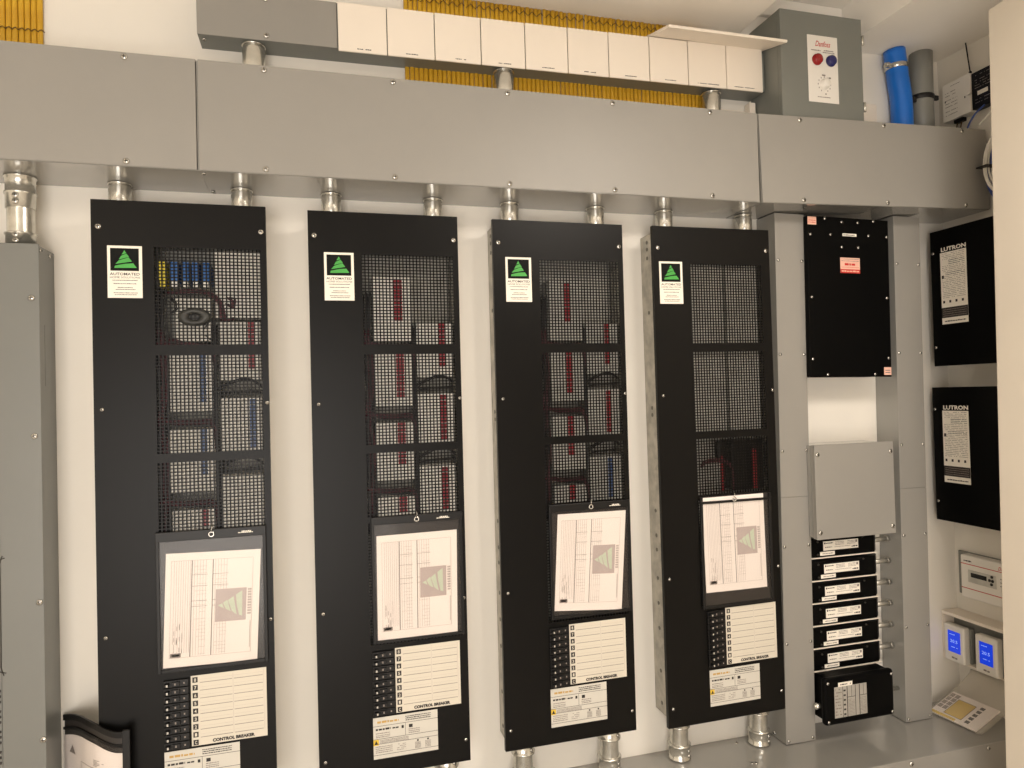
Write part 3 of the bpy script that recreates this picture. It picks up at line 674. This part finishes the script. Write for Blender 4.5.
# ================================================================ grey columns and bottom trunking
BZ = .470
t = thing('cable_trunking', 'wide grey trunking along the bottom that the columns and conduits stand on', 'cable trunking', (-.55, 0, .22))
bm = BM(); box(bm, 0, 2.563, -.258, -.0005, 0, .2490, .001, seg=1); obj('trunking_body', bm, GREY, t)
bm = BM(); box(bm, 0, 2.563, -.2600, -.2583, .002, .2485, .0006, seg=1); obj('trunking_cover', bm, GREYM, t)
for x, z in ((1.5519, .4575), (1.8243, .4575), (1.28, .4575), (1.0, .4575)): screw(t, x+.55, -.2602, z-.22)
for x, y_ in ((1.130, -.1412), (1.1404, -.1446), (1.155, -.03)): screw(t, x+.55, y_, .2490, False, (math.radians(-90), 0, 0))
for nme, xt, label, zt in (('l', 1.2993, 'grey trunking column beside the fourth black cabinet', GZ0+.002), ('r', 1.7260, 'grey trunking column next to the white side wall', GZ0+.0115)):
    wd = .0985; t = thing('cable_trunking', label, 'cable trunking', (xt-.0185, 0, BZ-.0005), 0, .0118, 'upright grey trunking columns'); H_ = zt-BZ
    bm = BM(); box(bm, 0, wd, -.0875, -.0008, .0012, H_-.001, .0006, seg=1); obj('trunking_body', bm, GREY, t)
    zj = 1.183-BZ
    for z0, z1 in ((.002, zj-.0008), (zj+.0008, H_-.0015)):
        bm = BM(); box(bm, -.0008, wd+.0008, -.0895, -.0877, z0, z1, .0006, seg=1); obj('trunking_cover', bm, GREYM, t)
    for z in (1.876, 1.600, 1.3175, 1.040, .760, .4815):
        screw(t, .0075, -.0898, z-BZ, False); screw(t, wd-.0095, -.0898, z-BZ, False)
    if nme == 'l': screw(t, -.0001, -.035, .012, False, (0, 0, math.radians(-90)))
# ---------------------------------------------------------------- black relay box between the columns
t = thing('relay_box', 'flat black metal box with red warning sticker between the grey columns', 'control box', (1.3875, 0, 1.5300), 0, .012)
bm = BM(); box(bm, .002, .288, -.1085, -.0905, .001, .476, .001); box(bm, .016, .287, -.0905, -.0008, .002, .475); obj('box_body', bm, BLACK2, t)
bm = BM(); box(bm, 0, .2900, -.1105, -.1087, 0, .4755, .0008, seg=1); obj('box_cover', bm, BLACK2, t)
sx0, sz0 = 1.3875, 1.53
for x, z in ((1.4484, 1.9995), (1.5081, 1.992), (1.5656, 1.9929), (1.6225, 2.0), (1.3976, 1.9505), (1.4675, 1.9531), (1.604, 1.9552), (1.6703, 1.9546), (1.5068, 1.9172), (1.5661, 1.9177), (1.3972, 1.7652), (1.666, 1.7687), (1.3960, 1.5834), (1.6670, 1.5865), (1.4470, 1.5380), (1.6160, 1.5380)):
    screw(t, x-sx0-(z-sz0)*.012*0, -.1107, z-sz0, False)
bm = BM(); rr = random.Random(8)
box(bm, 1.5103-sx0, 1.5602-sx0, -.1112, -.1108, .4205, .4285, mi=0); micro(bm, .125, .166, .4228, .0030, -.1114, 1, .9, rr); obj('name_label', bm, [STICK, INK], t)
bm = BM(); box(bm, .1125, .1825, -.1112, -.1108, .3100, .3560, mi=0); rect(bm, .1125, .1825, .3100, .3215, -.1114, 1); micro(bm, .116, .179, .3135, .005, -.1116, 0, .9, rr); micro(bm, .128, .165, .333, .007, -.1114, 1, 1, rr); micro(bm, .116, .179, .3455, .002, -.1114, 2, .9, rr); micro(bm, .116, .179, .351, .002, -.1114, 2, .9, rr); rect(bm, .116, .179, .327, .3278, -.1114, 1)
obj('warning_sticker', bm, [STKP, INKR, INKG], t)
bm = BM(); box(bm, .001, .031, -.1112, -.1108, .4495, .4730, mi=0); micro(bm, .003, .029, .455, .002, -.1114, 1, .9, rr); micro(bm, .003, .029, .461, .002, -.1114, 1, .9, rr); obj('pink_sticker', bm, [STKP, INKR], t)
bm = BM(); box(bm, .262, .2885, -.1112, -.1108, .0055, .0290, mi=0); rect(bm, .266, .284, .011, .014, -.1114, 1); rect(bm, .266, .284, .018, .021, -.1114, 1); obj('corner_sticker', bm, [STKP, INKG], t)
# ---------------------------------------------------------------- grey pull box
t = thing('pull_box', 'square grey junction box with screwed cover, above the stacked black drivers', 'junction box', (1.3775, 0, 1.0595))
bm = BM(); box(bm, .003, .276, -.1255, -.0905, .003, .271, .001); box(bm, .016, .275, -.0905, -.0008, .004, .270); obj('box_body', bm, GREY, t)
bm = BM(); box(bm, 0, .279, -.1280, -.1257, 0, .2735, .0008, seg=1); box(bm, .001, .003, -.1257, -.112, .001, .2725); box(bm, .003, .276, -.1257, -.112, .2712, .2728); obj('box_cover', bm, GREYM, t)
for x, z in ((.0095, .2455), (.268, .2445), (.0115, .0200), (.267, .0215)): screw(t, x, -.1283, z)
# ---------------------------------------------------------------- six stacked drivers
DG = 'six black driver modules stacked between the columns'
dl = ['black driver module topmost of the six, just under the square junction box', 'black driver module second from the top of the six', 'black driver module third from the top of the six', 'black driver module third from the bottom of the six', 'black driver module second from the bottom of the six', 'black driver module lowest of the six, just above the bigger black box']
def driver():
    t = thing('driver_module', dl[0], 'driver module', (1.3835, 0, .996), 0, 0, DG)
    bm = BM(); pts = [(.005, -.0008), (.005, -.078), (.238, -.078), (.2575, -.062), (.2575, -.0008)]; h = .0565
    a = [bm.verts.new((x, y, 0)) for x, y in pts]; b = [bm.verts.new((x, y, h)) for x, y in pts]
    bm.faces.new(a[::-1]); bm.faces.new(b)
    for k in range(5): bm.faces.new((a[k], a[(k+1) % 5], b[(k+1) % 5], b[k]))
    bmesh.ops.bevel(bm, geom=list(bm.edges), offset=.0015, segments=2, profile=.5, affect='EDGES'); obj('housing', bm, BLACK2, t)
    bm = BM(); box(bm, .005, .248, -.0790, -.0008, -.0042, -.0012, .0005, seg=1); obj('mounting_plate', bm, WPLATE, t)
    bm = BM(); rr = random.Random(6); box(bm, .054, .179, -.0786, -.0782, .0180, .0450, mi=0)
    rect(bm, .057, .062, .037, .042, -.0788, 1); micro(bm, .064, .088, .038, .003, -.0788, 1, .9, rr); micro(bm, .060, .085, .026, .0032, -.0788, 2, .9, rr)
    for z in (.040, .036, .032): micro(bm, .096, .128, z, .0018, -.0788, 2, .9, rr); micro(bm, .140, .168, z, .0018, -.0788, 2, .9, rr)
    micro(bm, .092, .150, .026, .0016, -.0788, 2, .9, rr); rect(bm, .169, .1755, .035, .0425, -.0788, 2); micro(bm, .155, .176, .022, .004, -.0788, 1, .9, rr)
    obj('rating_label', bm, [STICK, INK, INKG], t)
    bm = BM(); box(bm, .042, .094, -.0786, -.0782, .004, .0150, mi=0); micro(bm, .050, .088, .0078, .0032, -.0788, 1, .9, rr); obj('name_label', bm, [STICK, INKG], t)
    for x, z in ((.034, .046), (.034, .008), (.195, .050)): obj('screw', SMD, None, t, (x, -.078, z))
    bm = BM(); cyl(bm, (.2570, -.042, .0260), (.3245, -.042, .0260), .0080, n=16); cyl(bm, (.2570, -.042, .026), (.266, -.042, .026), .0105, n=16); cyl(bm, (.314, -.042, .026), (.3185, -.042, .026), .0105, n=6); obj('nipple', bm, GALVS, t)
    return t
d = driver()
for k in range(1, 6):
    c = copy_tree(d); c['label'] = dl[k]; c.location = (1.3835+k*.0006, 0, .996-k*.0661-(.0015 if k else 0))
# bigger black box
t = thing('transformer_box', 'large black box with a silver striped rating label, below the stacked drivers', 'control box', (1.3765, 0, .530))
bm = BM(); box(bm, .012, .240, -.1200, -.0008, .006, .130, .006); obj('box_body', bm, BLACK2, t)
bm = BM(); box(bm, 0, .2425, -.1400, -.1180, 0, .1345, .009, seg=3); obj('box_cover', bm, BLACK2, t)
bm = BM(); rr = random.Random(12); DX = -.0125; box(bm, .0435+DX, .1555+DX, -.1406, -.1401, .0205, .1085, mi=0)
x = .0435+DX
for wcol, mtl in ((.028, 1), (.0015, 2), (.013, 1), (.0025, 2), (.026, 1), (.002, 2), (.012, 1), (.0025, 2)):
    if mtl == 2: rect(bm, x, x+wcol, .021, .108, -.1409, 2)
    x += wcol
for k in range(9): micro(bm, .046+DX, .068+DX, .028+k*.009, .0035, -.1409, 1, .6, rr)
for k in range(6): rect(bm, .0745+DX, .082+DX, .026+k*.0135, .031+k*.0135, -.1409, 2)
for k in range(12): micro(bm, .090+DX, .112+DX, .024+k*.0040, .0015, -.1409, 1, .8, rr); micro(bm, .132+DX, .153+DX, .024+k*.0040, .0015, -.1409, 1, .8, rr)
rect(bm, .089+DX, .114+DX, .075, .0765, -.1409, 2); rect(bm, .131+DX, .155+DX, .075, .0765, -.1409, 2); rect(bm, .102+DX, .1032+DX, .0765, .108, -.1409, 2); rect(bm, .143+DX, .1442+DX, .0765, .108, -.1409, 2)
obj('rating_label', bm, [SILV, INKG, INK], t)
bm = BM(); box(bm, .057+DX, .106+DX, -.1411, -.1407, .1085, .1205, mi=0); micro(bm, .064+DX, .100+DX, .1125, .004, -.1413, 1, .8, rr); obj('name_label', bm, [STICK, INK], t)
bm = BM(); cyl(bm, (.2395, -.06, .035), (.334, -.06, .035), .0068, n=16); cyl(bm, (.239, -.06, .035), (.252, -.06, .035), .0095, n=16); obj('nipple', bm, GALV, t)
bm = BM(); cyl(bm, (-.006, -.103, .045), (.014, -.103, .045), .009, n=6); cyl(bm, (-.009, -.103, .045), (-.005, -.103, .045), .0055, n=12); obj('cable_gland', bm, GALV, t)
for x, z in ((.010, .012), (.010, .122), (.232, .012), (.232, .122)): screw(t, x, -.1402, z, False)
# ================================================================ heating control box in the ceiling recess
t = thing('heating_control_box', 'dark grey wall box with red and blue lamps and a white dial plate', 'control box', (1.2925, 0, GZ1+.0115))
BW, BD, BH = .2790, -.150, 2.586-GZ1-.0115
bm = BM(); box(bm, 0, BW, BD+.016, -.0005, 0, BH, .0015); obj('box_body', bm, DANG, t)
bm = BM(); box(bm, -.001, BW+.001, BD, BD+.0145, .001, BH-.0005, .0015); obj('door', bm, DANG, t)
for z in (2.525-GZ1-.0115, 2.327-GZ1-.0115):
    bm = BM(); box(bm, BW-.001, BW+.004, BD+.002, BD+.03, z-.017, z+.011, .001); cyl(bm, (BW+.003, BD-.001, z-.017), (BW+.003, BD-.001, z+.011), .0038, n=14); obj('hinge', bm, GALV, t)
ox, oz = .0880, 2.3250-GZ1-.0115; pw, ph = .1038, .195
lp = obj('dial_plate', (lambda b: (box(b, ox, ox+pw, BD-.0012, BD-.0002, oz, oz+ph, .0004, seg=1), b)[1])(BM()), WPLAS, t)
pb = BM(); y = BD-.0015; rr = random.Random(21)
text(pb, 'Danfoss', ox+pw*.50, oz+.1635, .0165, y, 1, .052, 'CENTER', shear=.35, bold=.0003)
micro(pb, ox+.012, ox+.046, oz+.1495, .0035, y, 0, .95, rr); micro(pb, ox+.056, ox+.090, oz+.151, .0035, y, 0, .95, rr); micro(pb, ox+.052, ox+.094, oz+.1455, .003, y, 0, .95, rr); micro(pb, ox+.030, ox+.074, oz+.0145, .0026, y, 0, 1, rr)
cx, cz = ox+.0545, oz+.0535
for k in range(11):
    a = math.radians(-60+k*30); x, z = cx+.0215*math.cos(a), cz+.0215*math.sin(a); rect(pb, x-.0012, x+.0012, z-.0022, z+.0022, y, 0)
rect(pb, cx-.008, cx+.004, cz+.0245, cz+.0285, y, 0); rect(pb, cx+.015, cx+.023, cz+.0175, cz+.0220, y, 0); rect(pb, cx+.002, cx+.006, cz-.030, cz-.026, y, 0)
obj('plate_print', pb, [INKG, INKR], lp)
for x, z, mt_, nm_ in ((ox+.031, oz+.1235, REDB, 'red_indicator'), (ox+.0785, oz+.1235, BLUEB, 'blue_indicator')):
    bm = BM(); lathe(bm, (x, BD-.001, z), (0, -1, 0), [(0, .0165), (.003, .0165), (.004, .015), (.010, .0145), (.0125, .011), (.0135, 0)], 24); obj(nm_, bm, mt_, t)
bm = BM(); lathe(bm, (cx, BD-.001, cz), (0, -1, 0), [(0, .0155), (.002, .0155), (.0035, .0135), (.013, .0125), (.0145, .011), (.0148, 0)], 24); box(bm, cx-.0012, cx+.0012, BD-.0165, BD-.014, cz-.010, cz+.010); obj('dial_knob', bm, WPLAS, t)
# white plate beside the box
bm = BM(); box(bm, 1.580, 1.752, -.012, -.0008, 2.264+.02, 2.405, .002); o = obj('blank_plate', bm, WPLATE); tag(o, 'pale blank plate on the wall left of the blue pipe', 'cover plate')
bm = BM(); lathe(bm, (1.700, -.0121, 2.335), (0, -1, 0), [(0, .0035), (.0012, .003), (.0016, 0)], 12); h_ = obj('screw', bm, SCREWD, o)
# small white angle bracket below the board
bm = BM(); box(bm, 1.165, 1.288, -.004, -.0008, 2.268, 2.345); box(bm, 1.268, 1.288, -.030, -.004, 2.268, 2.362, .001); o = obj('angle_bracket', bm, WPLATE); tag(o, 'small white angle bracket left of the dark grey heating box', 'bracket')
# ================================================================ vertical pipes
t = thing('blue_pipe', 'blue plastic pipe rising into the ceiling', 'pipe', (1.824, -.0345, 2.290))
bm = BM(); tube(bm, smooth_path([(.004, 0, -.02), (.004, 0, .06), (.002, 0, .13), (-.008, 0, .20), (-.018, 0, .2845)], 5), .0325, 28); obj('pipe_run', bm, BLUEP, t)
bm = BM(); lathe(bm, (-.0125, 0, .222), (-.05, 0, 1), [(0, .0330), (.0005, .0340), (.015, .0340), (.0155, .0330)], 28); box(bm, -.064, -.045, -.012, -.004, .222, .238, .002); cyl(bm, (-.058, -.018, .230), (-.058, .0, .230), .006, n=10); obj('pipe_clamp', bm, GALV, t)
t = thing('grey_pipe', 'grey plastic pipe beside the blue one', 'pipe', (1.9080, -.0362, 2.290))
bm = BM(); tube(bm, [(.0, 0, -.02), (.0, 0, .1), (.001, 0, .2), (.002, 0, .2845)], .0340, 28); obj('pipe_run', bm, GREYP, t)
bm = BM(); lathe(bm, (.0, 0, .128), (.06, 0, 1), [(0, .0345), (.0005, .0358), (.016, .0358), (.0165, .0345)], 28); box(bm, -.060, -.036, -.016, -.006, .118, .136, .002); box(bm, .036, .056, -.014, -.004, .133, .148, .002); obj('pipe_clamp', bm, WIREK, t)
# ================================================================ devices on the right wall (local x runs away from the back wall)
RZ = -math.pi/2
t = thing('wireless_receiver', 'white and black electronics box with an antenna, high on the right wall', 'receiver', (XR, -.046, 2.348), RZ)
bm = BM(); box(bm, 0, .100, -.036, -.0005, 0, .122, .002); obj('white_housing', bm, WPLAS, t)
bm = BM(); rr = random.Random(31)
for k, z in enumerate((.108, .090, .080, .066, .055, .045, .030, .018)): micro(bm, .012+(.02 if k == 0 else 0), .055 if k else .065, z, .0024, -.0363, 0, .7, rr)
rect(bm, .010, .014, .062, .068, -.0364, 1); rect(bm, .080, .084, .050, .056, -.0364, 1); obj('housing_print', bm, [INKG, INK], t)
bm = BM(); box(bm, .1005, .200, -.030, -.0005, .004, .118, .0015); obj('black_housing', bm, BLKP, t)
bm = BM()
for z in (.105, .090, .082, .074, .066, .030, .020): micro(bm, .112, .190, z, .0026, -.0303, 0, .6, rr)
box(bm, .120, .155, -.0306, -.0302, .043, .056, mi=1); obj('black_housing_print', bm, [INKG, STICK], t)
bm = BM(); cyl(bm, (.099, -.037, .060), (.099, -.046, .060), .008, n=16); obj('knob', bm, WPLAS, t)
bm = BM(); cyl(bm, (.090, -.020, .121), (.0895, -.020, .132), .0045, n=12); tube(bm, [(.0895, -.020, .13), (.086, -.022, .17), (.080, -.024, .235), (.073, -.026, .292)], .0019, 8); cyl(bm, (.073, -.026, .290), (.0726, -.026, .299), .0030, n=10); obj('antenna', bm, BLKP, t)
bm = BM(); box(bm, .030, .062, -.026, -.008, -.012, .001, .002); obj('wire_terminal', bm, BLKP, t)
def wires(name, label, cat, paths, r, mtl, group=None):
    bm = BM()
    for p in paths: tube(bm, smooth_path(p, 6), r, 8)
    o = obj(name, bm, mtl); return tag(o, label, cat, group)
wires('wire', 'thin brown wires dropping from the white receiver behind the trunking', 'wire', [[(1.995, -.086, 2.336), (1.99, -.084, 2.31), (1.985, -.075, 2.262)], [(1.998, -.098, 2.336), (1.992, -.094, 2.30), (1.984, -.08, 2.262)]], .0022, CORD)
wires('wire', 'blue wire looping down from the black receiver half', 'wire', [[(1.985, -.19, 2.352), (1.978, -.165, 2.335), (1.970, -.150, 2.31), (1.972, -.135, 2.286)]], .0028, BLUEW)
wires('wire', 'pale wire looping at the edge of the door under the receiver', 'wire', [[(1.985, -.225, 2.352), (1.975, -.215, 2.32), (1.965, -.20, 2.30), (1.958, -.19, 2.286)]], .0022, WHITEW)
# coil of blue and white cable hanging at the end of the trunking
q = random.Random(14)
def coil(cx, cy, cz, rz_, ry_, n, r, mtl, label, name, gap=.012):
    bm = BM(); pts = []
    N = 28*n
    for k in range(N+1):
        a = 2*math.pi*k/28; j = k/28
        rr1 = rz_*(1-.05*math.sin(j*2.3)); rr2 = ry_*(1-.09*math.cos(j*1.7))
        pts.append((cx+.010*math.sin(j*1.9)+(j-n/2)*.004, cy+rr2*math.cos(a)+.003*math.sin(j*5), cz+rr1*math.sin(a)))
    tube(bm, pts, r, 8); o = obj(name, bm, mtl); return tag(o, label, 'cable')
coil(1.978, -.268, 2.14, .104, .068, 4, .0030, BLUEW, 'hanging coil of blue cable at the right end of the wide trunking', 'cable_coil')
coil(1.960, -.268, 2.155, .092, .060, 4, .0028, WHITEW, 'hanging coil of white cable over the blue coil at the trunking end', 'cable_coil')
bm = BM(); box(bm, 1.938, 1.995, -.228, -.192, 2.150, 2.154); 
o = obj('cable_tie', bm, BLKP); tag(o, 'black tie around the blue and white cable coils', 'cable tie')
# two black dimmer panels
def side_panel(z0, h, yy, label):
    t = thing('dimmer_panel', label, 'control panel', (XR, yy, z0), RZ, 0, 'black panels on the right wall')
    bm = BM(); box(bm, .004, .396, -.098, -.0005, .004, h-.004, .002); obj('panel_body', bm, BLACK2, t)
    bm = BM(); box(bm, 0, .400, -.1040, -.0985, 0, h, .0012); obj('panel_cover', bm, BLACK2, t)
    bm = BM(); x0, x1, zt = .036, .128, h-.074; box(bm, x0, x1, -.1047, -.1042, zt-.226, zt, mi=0)
    y = -.1050; rr = random.Random(41); rect(bm, x0, x1, zt-.206, zt-.174, y, 1)
    for k in range(4): micro(bm, x0+.005, x1-.004, zt-.201+k*.0065, .0022, y-.0002, 2, .9, rr)
    for k in range(26):
        z = zt-.006-k*.0055
        if k in (4, 5, 6, 11, 12): micro(bm, x0+(.018 if k > 6 else .03), x1-.006, z, .0022, y, 1, .8, rr)
        else: micro(bm, x0+.006, x1-.006, z, .0018, y, 2, .7, rr)
    rect(bm, x0+.004, x0+.012, zt-.082, zt-.072, y, 1)
    for k in range(4): rect(bm, x0+.006+k*.022, x0+.013+k*.022, zt-.160, zt-.152, y, 1)
    micro(bm, x0+.01, x1-.008, zt-.219, .004, y, 1, .9, rr)
    obj('instruction_label', bm, [STICK, INK, INKG], t)
    bm = BM(); text(bm, 'LUTRON', x0+.003, zt+.004, .0125, -.1045, 0, .088, bold=.0007); obj('maker_lettering', bm, STICK, t, label='white LUTRON lettering')
    for z in (.06, h-.07): screw(t, .010, -.1042, z, False)
    return t
side_panel(1.5575, .4310, -.0435, 'upper of the two black panels on the right wall')
side_panel(1.0660, .4240, -.031, 'lower of the two black panels on the right wall')
# white heating controller
t = thing('heating_controller', 'white wall controller with red lines and a small dark display', 'controller', (XR, -.020, .8175), RZ)
bm = BM(); box(bm, 0, .225, -.010, -.0005, 0, .1390, .002); obj('base_housing', bm, GREYP, t)
bm = BM(); box(bm, .038, .225, -.044, -.0095, .002, .1375, .004); obj('housing', bm, WPLAS, t)
fy = -.0441; z0c = .018
bm = BM(); rr = random.Random(51); pxl = .052
for z in (.109, .0325): box(bm, .040, .223, fy-.0004, fy, z, z+.0022, mi=1)
micro(bm, .050, .078, .1180, .0045, fy-.0003, 0, 1, rr); text(bm, 'Danfoss', .166, .1145, .011, fy-.0003, 1, .042, shear=.35, bold=.0002)
for k in range(3): micro(bm, .172, .184, .088-k*.011, .0022, fy-.0003, 0, 1, rr)
obj('front_print', bm, [INK, INKR], t)
bm = BM(); box(bm, .066, .160, fy-.0025, fy, .055, .094, .0012); obj('control_panel', bm, MODG, t)
bm = BM(); box(bm, .076, .130, fy-.0032, fy-.0024, .0725, .0865, .0004); obj('display', bm, LCDK, t)
for x, z in ((.148, .089), (.140, .077), (.150, .077), (.146, .066)):
    bm = BM(); lathe(bm, (x, fy-.0024, z), (0, -1, 0), [(0, .0045), (.002, .0045), (.0028, .003), (.003, 0)], 14); obj('button', bm, LCDK, t)
# shelf frame with two thermostats
t = thing('back_box', 'pale rectangular wall frame holding the two blue-screen thermostats', 'wall box', (XR, -.002, .604), RZ)
bm = BM(); D_ = -.066; T = .004; W2, H2 = .238, .158
box(bm, 0, W2, -.004, -.0005, 0, H2); box(bm, 0, W2, D_, -.004, H2-T, H2, .0008, seg=1); box(bm, 0, W2, -.050, -.004, 0, T, .0008, seg=1); box(bm, 0, T, D_, -.004, T, H2-T); box(bm, W2-T, W2, D_, -.004, T, H2-T); box(bm, 0, W2, D_-.001, D_+.001, H2-.010, H2, .0005, seg=1)
obj('frame', bm, WPLATE, t)
for x in (.060, .180):
    bm = BM(); rr = random.Random(3); box(bm, x-.022, x+.022, -.0215, -.0205, .134, .144, mi=0); micro(bm, x-.017, x+.017, .137, .003, -.0218, 1, 1, rr); obj('caption', bm, [STICK, INKG], t)
bm = BM(); box(bm, T, W2-T, -.0205, -.004, T, H2-T-.001); obj('inner_plate', bm, GREYP, t)
def thermostat(x, label):
    t = thing('thermostat', label, 'thermostat', (XR-.0230, -.002-x, .604), RZ, 0, 'thermostats with blue screens')
    bm = BM(); box(bm, 0, .074, -.018, -.0005, .004, .116, .004); obj('base_housing', bm, GREYP, t)
    bm = BM(); box(bm, -.001, .072, -.044, -.017, .003, .120, .006, seg=3); obj('housing', bm, WPLAS, t)
    bm = BM(); box(bm, .015, .060, -.0450, -.0438, .034, .102, .0006, seg=1); s = obj('screen', bm, LCD, t)
    bm = BM(); text(bm, '20.5', .0375, .065, .010, -.0453, 0, .026, 'CENTER'); rr = random.Random(2); micro(bm, .022, .050, .050, .0022, -.0453, 0, .7, rr); micro(bm, .022, .05, .090, .002, -.0453, 0, .5, rr); obj('screen_print', bm, LCDT, s)
    bm = BM(); micro(bm, .027, .047, .014, .0055, -.0443, 0, 1, rr); obj('maker_mark', bm, INKG, t)
    return t
thermostat(.006, 'blue-screen thermostat nearer the back wall')
thermostat(.117, 'blue-screen thermostat nearer the door')
# ================================================================ manual in a clear bag on the bottom trunking
# plane of the booklet leans back against the right wall
O = Vector((1.834, -.056, .4715))
ex = Vector((.075, -.99, .0)).normalized(); ey = Vector((.93, .06, .36)); ey = (ey-ex*ey.dot(ex)).normalized(); en = ex.cross(ey)
if en.x > 0: en = -en
def bagpt(a, b, c=0): p = O+ex*a+ey*b+en*c; return p
t = thing('instruction_booklet', 'white and yellow instruction booklet lying inside the clear bag', 'booklet', tuple(O))
def slab(a0, a1, b0, b1, c0, c1, mi=0, b_=None):
    bm_ = b_; vs = [bm_.verts.new(bagpt(a, b, c)-O) for a in (a0, a1) for b in (b0, b1) for c in (c0, c1)]
    for f in ((0,1,3,2),(4,6,7,5),(0,4,5,1),(2,3,7,6),(0,2,6,4),(1,5,7,3)): bm_.faces.new([vs[i] for i in f]).material_index = mi
BWd, BHt = .148, .112
bm = BM(); slab(0, BWd, 0, BHt, .001, .006, 0, bm); obj('pages', bm, PAPER, t)
bm = BM()
slab(.0, .080, 0, .010, .0061, .0064, 0, bm); slab(.036, .092, .016, .088, .0061, .0065, 1, bm)
for k in range(5): slab(.104, .117, .012+k*.018, .024+k*.018, .0061, .0065, 2, bm)
for i in range(4):
    for j in range(2): slab(.002+j*.0165, .0155+j*.0165, .030+i*.0195, .0465+i*.0195, .0061, .0065, 3, bm)
for a0, a1, b0, b1 in ((.035, .0365, .015, .089), (.0915, .093, .015, .089), (.035, .093, .0145, .016), (.035, .093, .088, .0895)): slab(a0, a1, b0, b1, .0066, .0067, 2, bm)
for k in range(6): slab(.042+k*.008, .0430+k*.008, .024, .024+.055*(.6+.4*((k*7) % 3)/2), .0066, .0067, 4, bm)
obj('cover_print', bm, [YELP, YELP, INK, INKG, INKY], t)
t = thing('plastic_bag', 'crumpled clear bag around the booklet on the bottom trunking', 'bag', tuple(O))
bm = BM(); q = random.Random(77); NX, NZ = 22, 26; G = {}
for side in (0, 1):
    for i in range(NX+1):
        for j in range(NZ+1):
            a = -.012+(BWd+.030)*i/NX; b = -.006+(.205)*j/NZ
            edge = min(i, NX-i, j, NZ-j); top_ = max(0, (j-NZ*.6)/(NZ*.4)); 
            shr = 1-.15*top_**2; a = (a-BWd/2)*shr+BWd/2
            puff = (.012 if side else -.001)*(1-math.exp(-edge*.9))+(.0 if not side else .004*math.sin(i*.9+j*.5)*math.sin(j*.7)*min(1, edge/3))
            p = bagpt(a, b, puff)-O
            if top_ > 0: p = p+Vector((-.0, 0, .03*top_**2))
            p.z = max(p.z, .0005)
            lim = XR-.0015-O.x
            if p.x > lim: p.z += (p.x-lim)*.9; p.x = lim-(.002 if side else 0)
            G[side, i, j] = p if not (edge == 0 and side) else G[0, i, j]
VV = {}
for k_, p in G.items():
    s_, i, j = k_
    if s_ == 1 and min(i, NX-i, j, NZ-j) == 0: VV[k_] = VV[0, i, j]
    else: VV[k_] = bm.verts.new(p)
for s_ in (0, 1):
    for i in range(NX):
        for j in range(NZ):
            fs = [VV[s_, i, j], VV[s_, i+1, j], VV[s_, i+1, j+1], VV[s_, i, j+1]]
            try: bm.faces.new(fs).smooth = True
            except ValueError: pass
obj('bag_film', bm, BAGF, t)
# ================================================================ yellow cables
def ycab(z0, z1):
    bm = BM(); tube(bm, smooth_path([(0, 0, z0), (.0, 0, (z0+z1)/2), (0, 0, z1)], 3), .0061, 10, flat=.62); return mesh_of('yellow_cable', bm, YELC)
YG = ycab(-.155, .155); gname = 'yellow cables side by side behind the white plates'
n = 71; q = random.Random(5)
for k in range(n):
    x = .2455+k*.01245; o = obj('yellow_cable', YG, None, None, (x, -.0065-.0012*(k % 2), 2.4185)); o.rotation_euler = (0, q.uniform(-.01, .01), math.pi/2+q.uniform(-.25, .25))
    tag(o, 'yellow cable in the dense vertical row behind the white plates', 'cable', gname)
for k in range(8):
    x = -.6885+k*.0126; o = obj('yellow_cable', YG, None, None, (x, -.0065-.0012*(k % 2), 2.4185)); o.rotation_euler = (0, q.uniform(-.01, .01), math.pi/2+q.uniform(-.25, .25))
    tag(o, 'yellow cable in the bundle at the top left corner', 'cable', 'yellow cables at the top left')
def lace(x0, x1, z, label, pitch, amp):
    bm = BM(); n_ = int((x1-x0)/pitch*4); tube(bm, [(x0+(x1-x0)*k/n_, -.0125-.0018*math.cos(k*math.pi/2), z+amp*math.sin(k*math.pi/2)) for k in range(n_+1)], .0011, 6)
    o = obj('lacing_cord', bm, CORD); tag(o, label, 'cord')
lace(-.690, -.590, 2.3690, 'brown lacing cord across the top left yellow cables', .0126, .0028)
lace(.240, 1.125, 2.5560, 'brown lacing cord across the row of yellow cables under the ceiling', .0249, .0060)
